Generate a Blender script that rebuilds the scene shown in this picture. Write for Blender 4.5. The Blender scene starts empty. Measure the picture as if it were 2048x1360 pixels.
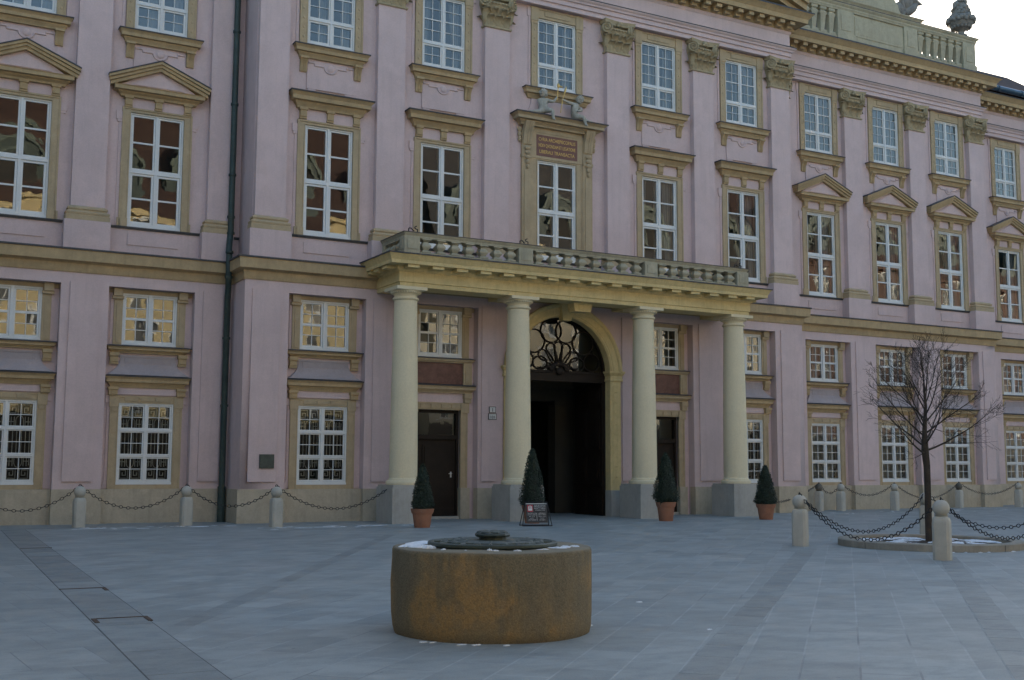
import bpy, bmesh, math, random
from mathutils import Vector, Matrix
random.seed(7)
PI = math.pi
scene = bpy.context.scene
COL = scene.collection

# ------------------------------------------------------------------ materials
def nodes_of(name):
    m = bpy.data.materials.new(name); m.use_nodes = True
    nt = m.node_tree
    for n in list(nt.nodes): nt.nodes.remove(n)
    out = nt.nodes.new('ShaderNodeOutputMaterial')
    return m, nt, out
def N(nt, typ, **kw):
    n = nt.nodes.new(typ)
    for k, v in kw.items():
        if k.startswith('i_'):
            key = k[2:]
            n.inputs[int(key) if key.isdigit() else key.replace('_', ' ')].default_value = v
        else: setattr(n, k, v)
    return n
def L(nt, a, b): nt.links.new(a, b)
def rgb(c): return (c[0], c[1], c[2], 1)
def mixc(nt, fac, a, b, mode='MIX'):
    n = nt.nodes.new('ShaderNodeMix'); n.data_type = 'RGBA'; n.blend_type = mode
    for sock, v in ((n.inputs[0], fac), (n.inputs[6], a), (n.inputs[7], b)):
        if hasattr(v, 'is_linked') or hasattr(v, 'links'): nt.links.new(v, sock)
        elif isinstance(v, (tuple, list)): sock.default_value = rgb(v)
        else: sock.default_value = v
    return n.outputs[2]
def ramp(nt, fac, stops):
    n = nt.nodes.new('ShaderNodeValToRGB')
    els = n.color_ramp.elements
    while len(els) < len(stops): els.new(0.5)
    for e, (p, c) in zip(els, stops):
        e.position = p; e.color = rgb(c) if isinstance(c, (tuple, list)) else (c, c, c, 1)
    L(nt, fac, n.inputs[0]); return n.outputs[0]
def pos(nt, scale=(1, 1, 1), rot=(0, 0, 0), loc=(0, 0, 0)):
    g = nt.nodes.new('ShaderNodeNewGeometry'); mp = nt.nodes.new('ShaderNodeMapping')
    mp.inputs['Scale'].default_value = scale; mp.inputs['Rotation'].default_value = rot; mp.inputs['Location'].default_value = loc
    L(nt, g.outputs['Position'], mp.inputs['Vector']); return mp.outputs[0]
def noise(nt, vec, scale, detail=5, rough=.55):
    n = nt.nodes.new('ShaderNodeTexNoise'); n.inputs['Scale'].default_value = scale
    n.inputs['Detail'].default_value = detail; n.inputs['Roughness'].default_value = rough
    L(nt, vec, n.inputs['Vector']); return n.outputs[0]
def principled(nt, out, color, rough=.8, metal=0, bump=None, bs=.1, bd=.01, spec=.5):
    p = nt.nodes.new('ShaderNodeBsdfPrincipled')
    if isinstance(color, (tuple, list)): p.inputs['Base Color'].default_value = rgb(color)
    else: L(nt, color, p.inputs['Base Color'])
    if hasattr(rough, 'links'): L(nt, rough, p.inputs['Roughness'])
    else: p.inputs['Roughness'].default_value = rough
    p.inputs['Metallic'].default_value = metal
    p.inputs['Specular IOR Level'].default_value = spec
    if bump is not None:
        b = nt.nodes.new('ShaderNodeBump'); b.inputs['Strength'].default_value = bs; b.inputs['Distance'].default_value = bd
        L(nt, bump, b.inputs['Height']); L(nt, b.outputs[0], p.inputs['Normal'])
    L(nt, p.outputs[0], out.inputs['Surface']); return p
def mul(c, k): return tuple(min(1, x*k) for x in c)

def weathered(name, base, dark=.78, light=1.08, streak=.25, grime=(.12, .10, .07), rough=.85, fine=30, bs=.25, blot=1.1, spec=.3):
    """mineral surface: broad blotches, vertical rain streaks, fine grain"""
    m, nt, out = nodes_of(name)
    p0 = pos(nt)
    n1 = noise(nt, p0, blot, 6, .6)
    c = mixc(nt, ramp(nt, n1, [(.3, 0.), (.7, 1.)]), mul(base, dark), mul(base, light))
    ns = noise(nt, pos(nt, (5.5, 5.5, .35)), 1.3, 5, .6)
    c = mixc(nt, ramp(nt, ns, [(.52, 0.), (.78, streak)]), c, grime)
    nm = noise(nt, pos(nt, (1, 1, .7), (0,0,0), (4,7,2)), blot*4.5, 6, .68)
    c = mixc(nt, ramp(nt, nm, [(.46, 0.), (.74, min(.9, streak*1.5))]), c, mixc(nt, .45, mul(base, dark), grime))
    nl = noise(nt, pos(nt, (1, 1, 1.3), (0,0,0), (9,2,5)), blot*2.2, 5, .6)
    c = mixc(nt, ramp(nt, nl, [(.56, 0.), (.74, min(.6, streak*1.4))]), c, mul(base, min(1.25, light*1.10)))
    nf = noise(nt, p0, fine, 4, .6)
    c = mixc(nt, .30, c, ramp(nt, nf, [(.25, mul(base, .70)), (.75, mul(base, 1.15))]))
    principled(nt, out, c, rough, 0, noise(nt, p0, fine*1.3, 4, .65), bs, .008, spec)
    return m
def plain(name, c, rough=.6, metal=0, var=.2, scale=8, spec=.5, bs=.05):
    m, nt, out = nodes_of(name)
    p0 = pos(nt); n = noise(nt, p0, scale, 4)
    col = ramp(nt, n, [(.3, mul(c, 1-var)), (.7, mul(c, 1+var))])
    principled(nt, out, col, rough, metal, noise(nt, p0, scale*5, 3), bs, .005, spec)
    return m

M = {}
M['pink'] = weathered('pink_plaster', (.64, .50, .482), .85, 1.06, .34, (.36, .29, .275), .9, 26, .16, .55)
M['stone'] = weathered('ochre_stone', (.475, .35, .195), .78, 1.10, .36, (.13, .105, .06), .9, 34, .35, 1.6)
M['trim'] = weathered('pale_ochre_trim', (.48, .375, .235), .82, 1.08, .30, (.16, .13, .08), .9, 30, .25, 1.4)
M['ochrepaint'] = weathered('yellow_ochre_paint', (.70, .555, .27), .82, 1.06, .42, (.24, .175, .07), .8, 26, .15, 1.3)
M['cream'] = weathered('cream_paint', (.74, .65, .445), .93, 1.03, .10, (.36, .29, .13), .75, 22, .08, .9)
M['base'] = weathered('base_stone', (.50, .43, .32), .78, 1.08, .32, (.16, .135, .09), .9, 28, .4, 1.9)
M['granite'] = weathered('grey_plinth_stone', (.43, .41, .365), .82, 1.10, .28, (.16, .14, .10), .8, 40, .25, 1.7)
M['parapet'] = weathered('grey_buff_stone', (.46, .42, .30), .75, 1.08, .45, (.13, .12, .09), .9, 30, .3, 1.5)
M['statue'] = weathered('weathered_limestone', (.46, .44, .37), .62, 1.12, .5, (.12, .11, .09), .9, 40, .3, 5)
M['darkstone'] = weathered('dark_blotched_stone', (.23, .22, .20), .6, 1.25, .4, (.06, .06, .055), .9, 22, .5, 6)  # dark grey, strongly blotched stone for urn and roof trophy
M['bollard'] = weathered('pale_granite', (.47, .45, .39), .86, 1.10, .20, (.20, .17, .12), .8, 60, .2, 3)
M['darkgranite'] = weathered('blackened_granite', (.15, .14, .115), .7, 1.3, .3, (.06, .055, .045), .85, 50, .25, 4)
M['marble'] = weathered('red_marble', (.15, .075, .058), .6, 1.5, .1, (.1, .04, .03), .5, 40, .1, 6)
M['redplaque'] = weathered('red_stone_plaque', (.20, .105, .085), .8, 1.15, .1, (.12, .06, .05), .7, 40, .1, 4)
M['kerb'] = weathered('kerb_stone', (.33, .30, .245), .75, 1.15, .3, (.1, .09, .06), .85, 40, .3, 3)
M['white'] = weathered('white_window_paint', (.70, .71, .69), .93, 1.04, .14, (.42, .40, .34), .55, 30, .06, 2, .5)
M['lead'] = plain('dark_lead_flashing', (.055, .058, .065), .55, .2, .25)
M['copper'] = weathered('patinated_copper', (.030, .052, .045), .55, 1.5, .55, (.018, .022, .02), .6, 20, .15, 3, .5)
M['palecopper'] = plain('pale_verdigris', (.085, .115, .095), .6, 0, .2)
M['dark_band'] = plain('dark_front_band_brown', (.07, .06, .05), .8, 0, .25, .8)  # for the dark band added along the house fronts opposite
M['iron'] = plain('black_iron', (.018, .018, .02), .55, .3, .3, 20)
M['bronze'] = weathered('green_bronze', (.045, .06, .05), .6, 1.6, .4, (.015, .017, .015), .5, 30, .4, 7, .5)
M['terracotta'] = weathered('terracotta', (.33, .15, .09), .72, 1.15, .45, (.30, .22, .17), .85, 50, .2, 5)
M['rust'] = weathered('rusty_steel', (.10, .065, .045), .6, 1.4, .2, (.04, .03, .02), .8, 60, .3, 8)
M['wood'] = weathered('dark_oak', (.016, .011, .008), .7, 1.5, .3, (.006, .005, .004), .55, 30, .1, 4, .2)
M['gold'] = plain('gilding', (.62, .42, .14), .4, .6, .12, 20)
M['capital'] = weathered('carved_capital_stone', (.42, .345, .215), .72, 1.15, .35, (.11, .09, .055), .9, 34, .3, 4)  # slightly darker, more mottled stone for the carved capitals
M['greyplaster'] = weathered('dirty_plaster', (.40, .34, .335), .85, 1.06, .3, (.2, .18, .17), .9, 26, .2, 1.2)
M['interior'] = plain('dark_room', (.035, .032, .028), .9, 0, .2, 1)  # near-black colour carries the darkness of unlit rooms
M['passage'] = plain('shaded_passage_plaster', (.034, .03, .021), .9, 0, .15, 2)  # shade of the deep passage is put into this near-black plaster colour
M['netcurtain'] = plain('net_curtain', (.42, .43, .42), .9, 0, .08, 6)
M['housepane'] = plain('house_window_glass', (.10, .105, .11), .12, 0, .3, .5)
M['curtain'] = plain('white_curtain', (.24, .25, .27), .9, 0, .06, 6)
M['grille'] = plain('grey_grille_iron', (.47, .47, .45), .6, 0, .12, 20)
M['number'] = plain('enamel_white', (.62, .61, .58), .35, 0, .05)
M['black'] = plain('black_enamel', (.012, .012, .013), .4, 0, .1)
M['red'] = plain('red_enamel', (.34, .018, .03), .4, 0, .1)
M['zinc'] = plain('blue_zinc_gutter', (.06, .105, .15), .28, .7, .2, 4)
M['yellowhouse'] = weathered('yellow_render', (.56, .46, .27), .9, 1.05, .1, (.4, .3, .14), .9, 20, .1, .6)
M['brickhouse'] = weathered('brick_red_render', (.13, .085, .07), .85, 1.1, .1, (.1, .05, .04), .9, 20, .1, .6)
M['creamhouse'] = weathered('cream_render', (.56, .50, .38), .9, 1.05, .1, (.4, .3, .2), .9, 20, .1, .6)
M['soil'] = weathered('dark_soil', (.05, .038, .028), .5, 1.5, .1, (.02, .02, .015), .95, 30, .6, 8)
M['frosted'] = plain('pale_stone_edge', (.5, .48, .42), .8, 0, .1)

def tile_material():
    m, nt, out = nodes_of('red_roof_tiles')
    b = N(nt, 'ShaderNodeTexBrick', i_Scale=1.0)
    b.inputs['Color1'].default_value = (.060, .030, .022, 1); b.inputs['Color2'].default_value = (.040, .022, .018, 1)
    b.inputs['Mortar'].default_value = (.035, .015, .012, 1)
    b.inputs['Brick Width'].default_value = .25; b.inputs['Row Height'].default_value = .3; b.inputs['Mortar Size'].default_value = .02
    g = nt.nodes.new('ShaderNodeNewGeometry'); sx = nt.nodes.new('ShaderNodeSeparateXYZ'); cx = nt.nodes.new('ShaderNodeCombineXYZ')
    L(nt, g.outputs['Position'], sx.inputs[0]); L(nt, sx.outputs[0], cx.inputs[0]); L(nt, sx.outputs[2], cx.inputs[1]); L(nt, cx.outputs[0], b.inputs['Vector'])
    c = mixc(nt, ramp(nt, noise(nt, pos(nt), .8, 5), [(.3, .55), (.7, 0.)]), b.outputs[0], (.08, .05, .04))
    principled(nt, out, c, .85, 0, b.outputs[1], .4, .02)
    return m
M['tiles'] = tile_material()
M['slate'] = plain('grey_slate_roof', (.055, .05, .047), .7, 0, .3, 1.2)

def glass_material(name='old_window_glass', k=2.7):
    m, nt, out = nodes_of(name)
    p0 = pos(nt)
    b = N(nt, 'ShaderNodeBump'); b.inputs['Strength'].default_value = .35; b.inputs['Distance'].default_value = .0052
    L(nt, noise(nt, p0, 1.7, 2, .4), b.inputs['Height'])
    fr = N(nt, 'ShaderNodeFresnel', i_IOR=1.52); L(nt, b.outputs[0], fr.inputs['Normal'])
    mu = N(nt, 'ShaderNodeMath', operation='MULTIPLY'); mu.inputs[1].default_value = k; mu.use_clamp = True
    L(nt, fr.outputs[0], mu.inputs[0])
    gl = N(nt, 'ShaderNodeBsdfGlossy'); gl.inputs['Roughness'].default_value = .012; gl.inputs['Color'].default_value = (.95, .97, .96, 1)
    L(nt, b.outputs[0], gl.inputs['Normal'])
    tr = N(nt, 'ShaderNodeBsdfTransparent'); tr.inputs['Color'].default_value = (.80, .84, .82, 1)
    mx = N(nt, 'ShaderNodeMixShader'); L(nt, mu.outputs[0], mx.inputs[0]); L(nt, tr.outputs[0], mx.inputs[1]); L(nt, gl.outputs[0], mx.inputs[2])
    L(nt, mx.outputs[0], out.inputs['Surface'])
    return m
M['glass'] = glass_material()
M['dimglass'] = glass_material('dim_fanlight_glass', 1.5)  # same glass, reflection turned down to dim the fanlight

def well_material():
    m, nt, out = nodes_of('mossy_well_stone')
    p0 = pos(nt)
    g = nt.nodes.new('ShaderNodeNewGeometry'); sp = nt.nodes.new('ShaderNodeSeparateXYZ'); L(nt, g.outputs['Position'], sp.inputs[0])
    n1 = noise(nt, pos(nt, (1, 1, .8)), 1.9, 5, .6)
    c = ramp(nt, n1, [(.32, (.135, .12, .088)), (.42, (.17, .135, .085)), (.50, (.225, .16, .08)), (.58, (.36, .205, .065)), (.66, (.27, .18, .09)), (.76, (.20, .16, .11))])
    # grey-green lichen grows from the rim downwards in ragged tongues
    wob = noise(nt, pos(nt, (3.0, 3.0, .5)), 1.25, 6, .66)
    ma = N(nt, 'ShaderNodeMath', operation='MULTIPLY_ADD'); ma.inputs[1].default_value = 2.6; ma.inputs[2].default_value = -1.3; L(nt, wob, ma.inputs[0])
    ad = N(nt, 'ShaderNodeMath', operation='ADD'); L(nt, sp.outputs[2], ad.inputs[0]); L(nt, ma.outputs[0], ad.inputs[1])
    c = mixc(nt, ramp(nt, ad.outputs[0], [(.34, 0.), (.74, .92)]), c, (.105, .102, .076))
    st = noise(nt, pos(nt, (8, 8, .45)), 1.0, 5, .65)
    top = N(nt, 'ShaderNodeMapRange'); top.inputs[1].default_value = .25; top.inputs[2].default_value = .85; L(nt, sp.outputs[2], top.inputs[0])
    sm = N(nt, 'ShaderNodeMath', operation='MULTIPLY'); L(nt, ramp(nt, st, [(.48, 0.), (.68, .85)]), sm.inputs[0]); L(nt, top.outputs[0], sm.inputs[1])
    c = mixc(nt, sm.outputs[0], c, (.040, .038, .028))
    gst = noise(nt, pos(nt, (6, 6, .3), (0,0,0), (3,1,0)), 1.0, 3, .5)
    c = mixc(nt, ramp(nt, gst, [(.60, 0.), (.72, .6)]), c, (.15, .145, .115))
    blo = noise(nt, p0, 2.9, 4, .55)
    c = mixc(nt, ramp(nt, blo, [(.58, 0.), (.70, .6)]), c, (.085, .072, .058))
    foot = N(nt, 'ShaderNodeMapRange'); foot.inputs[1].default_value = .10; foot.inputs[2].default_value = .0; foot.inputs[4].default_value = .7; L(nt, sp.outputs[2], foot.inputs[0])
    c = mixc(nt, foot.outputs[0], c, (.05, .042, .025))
    scr = noise(nt, pos(nt, (2, 2, 26), (.4,.3,0)), 1.6, 3, .5)
    c = mixc(nt, ramp(nt, scr, [(.70, 0.), (.78, .35)]), c, (.34, .28, .18))
    nf = noise(nt, p0, 70, 4, .7)
    gr = noise(nt, p0, 22, 5, .75)
    c = mixc(nt, ramp(nt, gr, [(.46, 0.), (.66, .55)]), c, (.09, .07, .045))
    c = mixc(nt, .34, c, ramp(nt, nf, [(.3, (.09, .07, .04)), (.7, (.46, .36, .22))]))
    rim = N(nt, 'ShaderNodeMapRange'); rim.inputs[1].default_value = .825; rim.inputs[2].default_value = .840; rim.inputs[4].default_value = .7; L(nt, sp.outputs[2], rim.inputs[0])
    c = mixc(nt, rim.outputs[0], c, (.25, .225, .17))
    h = mixc(nt, .5, noise(nt, p0, 45, 5, .7), noise(nt, p0, 6, 4, .6))
    principled(nt, out, c, .92, 0, h, .8, .03, .25)
    return m
M['well'] = well_material()

def paving_material(name, rot, w, h, tint=1.0, jl=(.40, .43, .43), js=.011):
    m, nt, out = nodes_of(name)
    v = pos(nt, (1, 1, 1), (0, 0, rot))
    nw = noise(nt, pos(nt), .6, 3)
    b = N(nt, 'ShaderNodeTexBrick', i_Scale=1.0); L(nt, v, b.inputs['Vector'])
    b.inputs['Brick Width'].default_value = w; b.inputs['Row Height'].default_value = h
    b.inputs['Mortar Size'].default_value = js; b.inputs['Mortar Smooth'].default_value = .3; b.inputs['Bias'].default_value = 0
    b.inputs['Color1'].default_value = rgb(mul((.245, .270, .265), tint)); b.inputs['Color2'].default_value = rgb(mul((.385, .412, .40), tint))
    b.inputs['Mortar'].default_value = rgb(mul((.27, .292, .29), tint)); b.offset = .5
    # joints show pale (sanded) here and there, dark elsewhere
    big = noise(nt, pos(nt), .22, 4, .55)
    c = mixc(nt, ramp(nt, big, [(.35, .0), (.70, .35)]), b.outputs[0], mul((.185, .218, .226), tint))
    jm = noise(nt, pos(nt), .5, 2)
    jc = ramp(nt, jm, [(.34, mul((.15, .16, .165), tint)), (.48, jl)])
    c = mixc(nt, b.outputs[1], c, jc)
    stain = noise(nt, pos(nt, (1, 1, 1), (0, 0, .6)), 1.7, 6, .65)
    c = mixc(nt, ramp(nt, stain, [(.50, 0.), (.78, .50)]), c, mul((.115, .13, .135), tint))
    stk = noise(nt, pos(nt, (.7, 1.3, 1), (0, 0, .5)), 2.6, 7, .7)
    c = mixc(nt, ramp(nt, stk, [(.40, .45), (.55, 0.)]), c, mul((.125, .148, .158), tint))
    salt = noise(nt, pos(nt, (.9, 1, 1), (0, 0, .3)), 2.6, 7, .72)
    c = mixc(nt, ramp(nt, salt, [(.56, 0.), (.74, .45)]), c, (.44, .46, .45))
    fine = noise(nt, pos(nt), 60, 4, .7)
    c = mixc(nt, .30, c, ramp(nt, fine, [(.3, mul((.16, .178, .176), tint)), (.7, mul((.44, .465, .45), tint))]))
    spk = noise(nt, pos(nt), 9, 2, .4)
    c = mixc(nt, ramp(nt, spk, [(.745, 0.), (.765, .35)]), c, (.06, .06, .06))
    inv = N(nt, 'ShaderNodeMath', operation='SUBTRACT'); inv.inputs[0].default_value = 1.0; L(nt, b.outputs[1], inv.inputs[1])
    hh = mixc(nt, .25, inv.outputs[0], fine)
    rough = ramp(nt, noise(nt, pos(nt), 1.1, 4), [(.3, .42), (.7, .62)])
    principled(nt, out, c, rough, 0, hh, .25, .006, .45)
    return m
M['paving'] = paving_material('granite_paving_diagonal', -.785, .95, .47)
M['paving_edge'] = paving_material('granite_paving_straight', -.06, .62, 1.05, .93, (.20, .21, .215), .007)
M['band'] = paving_material('dark_granite_band', -.785, .75, 5.0, .84, (.30, .31, .31))
M['drainband'] = paving_material('dark_channel_slabs', -.06, 4.0, .62, .86, (.16, .165, .17))

M['slabdark'] = paving_material('dark_granite_slab', -.785, 90., 90., .77)
M['slabmid'] = paving_material('mid_granite_slab', -.3, 90., 90., .86)
M['darkjoint'] = plain('dark_joint', (.085, .09, .09), .8, 0, .3, 3)
M['palejoint'] = plain('pale_joint', (.33, .35, .345), .8, 0, .35, 2)

def snow_material():
    m, nt, out = nodes_of('old_snow')
    p0 = pos(nt)
    c = ramp(nt, noise(nt, p0, 9, 5, .6), [(.3, (.62, .66, .70)), (.7, (.82, .84, .87))])
    principled(nt, out, c, .7, 0, noise(nt, p0, 30, 5, .7), .6, .02)
    return m
M['snow'] = snow_material()
def leaf_material(name, c):
    m, nt, out = nodes_of(name)
    p0 = pos(nt)
    col = ramp(nt, noise(nt, p0, 22, 3), [(.3, mul(c, .55)), (.7, mul(c, 1.5))])
    principled(nt, out, col, .6, 0, None)
    return m
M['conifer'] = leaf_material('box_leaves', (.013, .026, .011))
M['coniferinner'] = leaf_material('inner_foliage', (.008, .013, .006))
M['bark'] = weathered('dark_bark', (.055, .045, .036), .6, 1.4, .4, (.02, .018, .014), .95, 40, .6, 6)

# ------------------------------------------------------------------ mesh builder
class MB:
    def __init__(s): s.v = []; s.f = []; s.m = []
    def add(s, vs, fs, mat=0):
        o = len(s.v); s.v += [tuple(p) for p in vs]
        for f in fs: s.f.append(tuple(i+o for i in f)); s.m.append(mat)
        return s
    def box(s, x0, x1, y0, y1, z0, z1, mat=0):
        if x0 > x1: x0, x1 = x1, x0
        if y0 > y1: y0, y1 = y1, y0
        return s.add([(x0,y0,z0),(x1,y0,z0),(x1,y1,z0),(x0,y1,z0),(x0,y0,z1),(x1,y0,z1),(x1,y1,z1),(x0,y1,z1)],
              [(0,3,2,1),(4,5,6,7),(0,1,5,4),(1,2,6,5),(2,3,7,6),(3,0,4,7)], mat)
    def quad(s, a, b, c, d, mat=0): return s.add([a,b,c,d], [(0,1,2,3)], mat)
    def prism(s, poly, y0, y1, mat=0, capmat=None):          # poly in (x,z), extruded along y
        n = len(poly)
        s.add([(x,y0,z) for x,z in poly], [tuple(range(n))], mat if capmat is None else capmat)
        s.add([(x,y1,z) for x,z in poly], [tuple(reversed(range(n)))], mat)
        return s.add([(x,y0,z) for x,z in poly]+[(x,y1,z) for x,z in poly], [(i,(i+1)%n,n+(i+1)%n,n+i) for i in range(n)], mat)
    def sweep(s, path, prof, closed=False, mat=0, mats=None, cap=True):
        """prof = [(outward offset, z)], swept along a plan polyline; outward is right of travel"""
        P = [Vector(p) for p in path]; n = len(P); rings = []
        for i in range(n):
            ns = []
            if closed or i > 0: d = (P[i]-P[i-1]).normalized(); ns.append(Vector((d.y,-d.x)))
            if closed or i < n-1: d = (P[(i+1)%n]-P[i]).normalized(); ns.append(Vector((d.y,-d.x)))
            m = ns[0] if len(ns) == 1 else (ns[0]+ns[1])/(1+ns[0].dot(ns[1]))
            rings.append([(P[i].x+m.x*d_, P[i].y+m.y*d_, z) for d_, z in prof])
        k = len(prof)
        for i in range(n if closed else n-1):
            a, b = rings[i], rings[(i+1)%n]
            for j in range(k-1):
                s.add([a[j], b[j], b[j+1], a[j+1]], [(0,1,2,3)], mats[j] if mats else mat)
        if cap and not closed:
            s.add(rings[0], [tuple(range(k))], mat); s.add(rings[-1], [tuple(reversed(range(k)))], mat)
        return s
    def lathe(s, prof, n=32, c=(0,0,0), mat=0, a0=0, squash=None):
        k = len(prof); o = []
        for i in range(n):
            a = a0+2*PI*i/n
            for r, z in prof: o.append((c[0]+r*math.cos(a), c[1]+r*math.sin(a), c[2]+z))
        fs = []
        for i in range(n):
            for j in range(k-1):
                fs.append((i*k+j, ((i+1)%n)*k+j, ((i+1)%n)*k+j+1, i*k+j+1))
        s.add(o, fs, mat)
        if prof[-1][0] > 1e-6: s.add([o[i*k+k-1] for i in range(n)], [tuple(range(n))], mat)
        if prof[0][0] > 1e-6: s.add([o[i*k] for i in range(n)], [tuple(reversed(range(n)))], mat)
        return s
    def tube(s, pts, rad, n=8, mat=0, closed=False, caps=True):
        P = [Vector(p) for p in pts]; m = len(P)
        R = rad if isinstance(rad, (list, tuple)) else [rad]*m
        vs = []; up = None
        for i in range(m):
            if closed: t = P[(i+1)%m]-P[i-1]
            else: t = P[min(i+1,m-1)]-P[max(i-1,0)]
            if t.length < 1e-9: t = Vector((0,0,1))
            t.normalize()
            if up is None:
                up = Vector((0,0,1)) if abs(t.z) < .9 else Vector((1,0,0))
            u = up - t*up.dot(t)
            if u.length < 1e-5: u = t.orthogonal()
            u.normalize(); w = t.cross(u); up = u
            for j in range(n):
                a = 2*PI*j/n; q = P[i]+(u*math.cos(a)+w*math.sin(a))*R[i]; vs.append(tuple(q))
        fs = []
        for i in range(m if closed else m-1):
            for j in range(n):
                a, b = i*n, ((i+1)%m)*n
                fs.append((a+j, b+j, b+(j+1)%n, a+(j+1)%n))
        if not closed and caps:
            fs.append(tuple(range(n))); fs.append(tuple(reversed(range((m-1)*n, m*n))))
        return s.add(vs, fs, mat)
    def ball(s, c, r, n=16, k=10, mat=0):
        rx, ry, rz = r if isinstance(r, (tuple, list)) else (r, r, r)
        vs = []; fs = []
        for i in range(k+1):
            t = PI*i/k
            for j in range(n):
                a = 2*PI*j/n; vs.append((c[0]+rx*math.sin(t)*math.cos(a), c[1]+ry*math.sin(t)*math.sin(a), c[2]-rz*math.cos(t)))
        for i in range(k):
            for j in range(n): fs.append((i*n+j, i*n+(j+1)%n, (i+1)*n+(j+1)%n, (i+1)*n+j))
        return s.add(vs, fs, mat)
    def join(s, o, off=(0,0,0)):
        k = len(s.v); s.v += [(a+off[0], b+off[1], c+off[2]) for a,b,c in o.v]
        s.f += [tuple(i+k for i in f) for f in o.f]; s.m += o.m; return s
    def mesh(s, name, mats, smooth=True, angle=32, recalc=True):
        me = bpy.data.meshes.new(name); me.from_pydata(s.v, [], s.f)
        if len(mats) > 1: me.polygons.foreach_set('material_index', s.m)
        bm = bmesh.new(); bm.from_mesh(me)
        bmesh.ops.remove_doubles(bm, verts=bm.verts, dist=1e-5)
        if recalc: bmesh.ops.recalc_face_normals(bm, faces=bm.faces)
        bm.to_mesh(me); bm.free()
        for m in mats: me.materials.append(M[m])
        if smooth:
            me.polygons.foreach_set('use_smooth', [True]*len(me.polygons))
            me.set_sharp_from_angle(angle=math.radians(angle))
        me.update(); return me
    def build(s, name, mats, parent=None, loc=(0,0,0), rot=0, **kw):
        if isinstance(mats, str): mats = [mats]
        return link(name, s.mesh(name, mats, **kw), parent, loc, rot)
def link(name, me, parent=None, loc=(0,0,0), rot=0):
    o = bpy.data.objects.new(name, me); COL.objects.link(o); o.location = loc; o.rotation_euler = (0,0,rot)
    if parent is not None: o.parent = parent
    return o
def tag(o, label=None, cat=None, group=None, kind=None):
    for k, v in (('label', label), ('category', cat), ('group', group), ('kind', kind)):
        if v: o[k] = v
    return o
def empty(name, loc=(0,0,0), rot=0, parent=None):
    o = bpy.data.objects.new(name, None); COL.objects.link(o); o.location = loc; o.rotation_euler = (0,0,rot)
    o.empty_display_size = .3
    if parent is not None: o.parent = parent
    return o
def copy_tree(o, parent=None):
    c = o.copy(); COL.objects.link(c); c.parent = parent
    for ch in list(o.children): copy_tree(ch, c)
    return c
def text_mesh(body, size, depth, mat, extr=.004, align='CENTER', spacing=1.0, width=None):
    cu = bpy.data.curves.new('lettering', 'FONT'); cu.body = body; cu.size = size; cu.extrude = extr
    cu.align_x = align; cu.space_character = spacing
    ob = bpy.data.objects.new('lettering', cu); COL.objects.link(ob)
    bpy.context.view_layer.update()
    dg = bpy.context.evaluated_depsgraph_get()
    me = bpy.data.meshes.new_from_object(ob.evaluated_get(dg))
    COL.objects.unlink(ob); bpy.data.objects.remove(ob)
    if width:
        xs = [v.co.x for v in me.vertices]
        if xs:
            w = max(xs)-min(xs); cx = (max(xs)+min(xs))/2
            for v in me.vertices: v.co.x = (v.co.x-cx)*width/w
    me.transform(Matrix.Rotation(PI/2, 4, 'X'))
    me.materials.clear(); me.materials.append(M[mat]); return me

def wall_holes(mb, x0, x1, z0, z1, y, holes, depth=.25, mat=0, rmat=None):
    """front sheet facing -y with rectangular openings and reveals going back"""
    xs = sorted({x0, x1, *[h[0] for h in holes], *[h[1] for h in holes]})
    zs = sorted({z0, z1, *[h[2] for h in holes], *[h[3] for h in holes]})
    xs = [x for x in xs if x0 <= x <= x1]; zs = [z for z in zs if z0 <= z <= z1]
    for a, b in zip(xs, xs[1:]):
        for c, d in zip(zs, zs[1:]):
            mx, mz = (a+b)/2, (c+d)/2
            if any(h[0] < mx < h[1] and h[2] < mz < h[3] for h in holes): continue
            mb.quad((a,y,c),(b,y,c),(b,y,d),(a,y,d), mat)
    rm = mat if rmat is None else rmat
    for a, b, c, d in holes:
        Y = y+depth
        mb.quad((a,y,c),(a,Y,c),(a,Y,d),(a,y,d), rm); mb.quad((b,y,d),(b,Y,d),(b,Y,c),(b,y,c), rm)
        mb.quad((a,y,d),(a,Y,d),(b,Y,d),(b,y,d), rm); mb.quad((b,y,c),(b,Y,c),(a,Y,c),(a,y,c), rm)

# ------------------------------------------------------------------ camera, light, sky
F, YAW, PITCH, ROLL, CX, CY, CZ = 2305.22, .5052, .1094, .0046, -19.9656, -34.4633, 1.65
def make_camera():
    fw = Vector((math.sin(YAW)*math.cos(PITCH), math.cos(YAW)*math.cos(PITCH), math.sin(PITCH)))
    r = Vector((math.cos(YAW), -math.sin(YAW), 0)); u = r.cross(fw)
    r2 = r*math.cos(ROLL)+u*math.sin(ROLL); u2 = -r*math.sin(ROLL)+u*math.cos(ROLL)
    cam = bpy.data.cameras.new('camera'); o = bpy.data.objects.new('camera', cam); COL.objects.link(o)
    o.matrix_world = Matrix(((r2.x,u2.x,-fw.x,CX),(r2.y,u2.y,-fw.y,CY),(r2.z,u2.z,-fw.z,CZ),(0,0,0,1)))
    cam.sensor_width = 36; cam.lens = F/2048*36; cam.clip_start = .1; cam.clip_end = 2000
    scene.camera = o
make_camera()
SUN_AZ, SUN_EL = math.radians(33), math.radians(11)      # azimuth from +y towards +x: low winter sun behind the palace
sd = Vector((math.sin(SUN_AZ)*math.cos(SUN_EL), math.cos(SUN_AZ)*math.cos(SUN_EL), math.sin(SUN_EL)))
sun = bpy.data.lights.new('sun', 'SUN'); sun.energy = 2.2; sun.angle = math.radians(.53); sun.color = (1, .90, .76)
so = bpy.data.objects.new('sun', sun); COL.objects.link(so); so.location = sd*60
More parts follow.
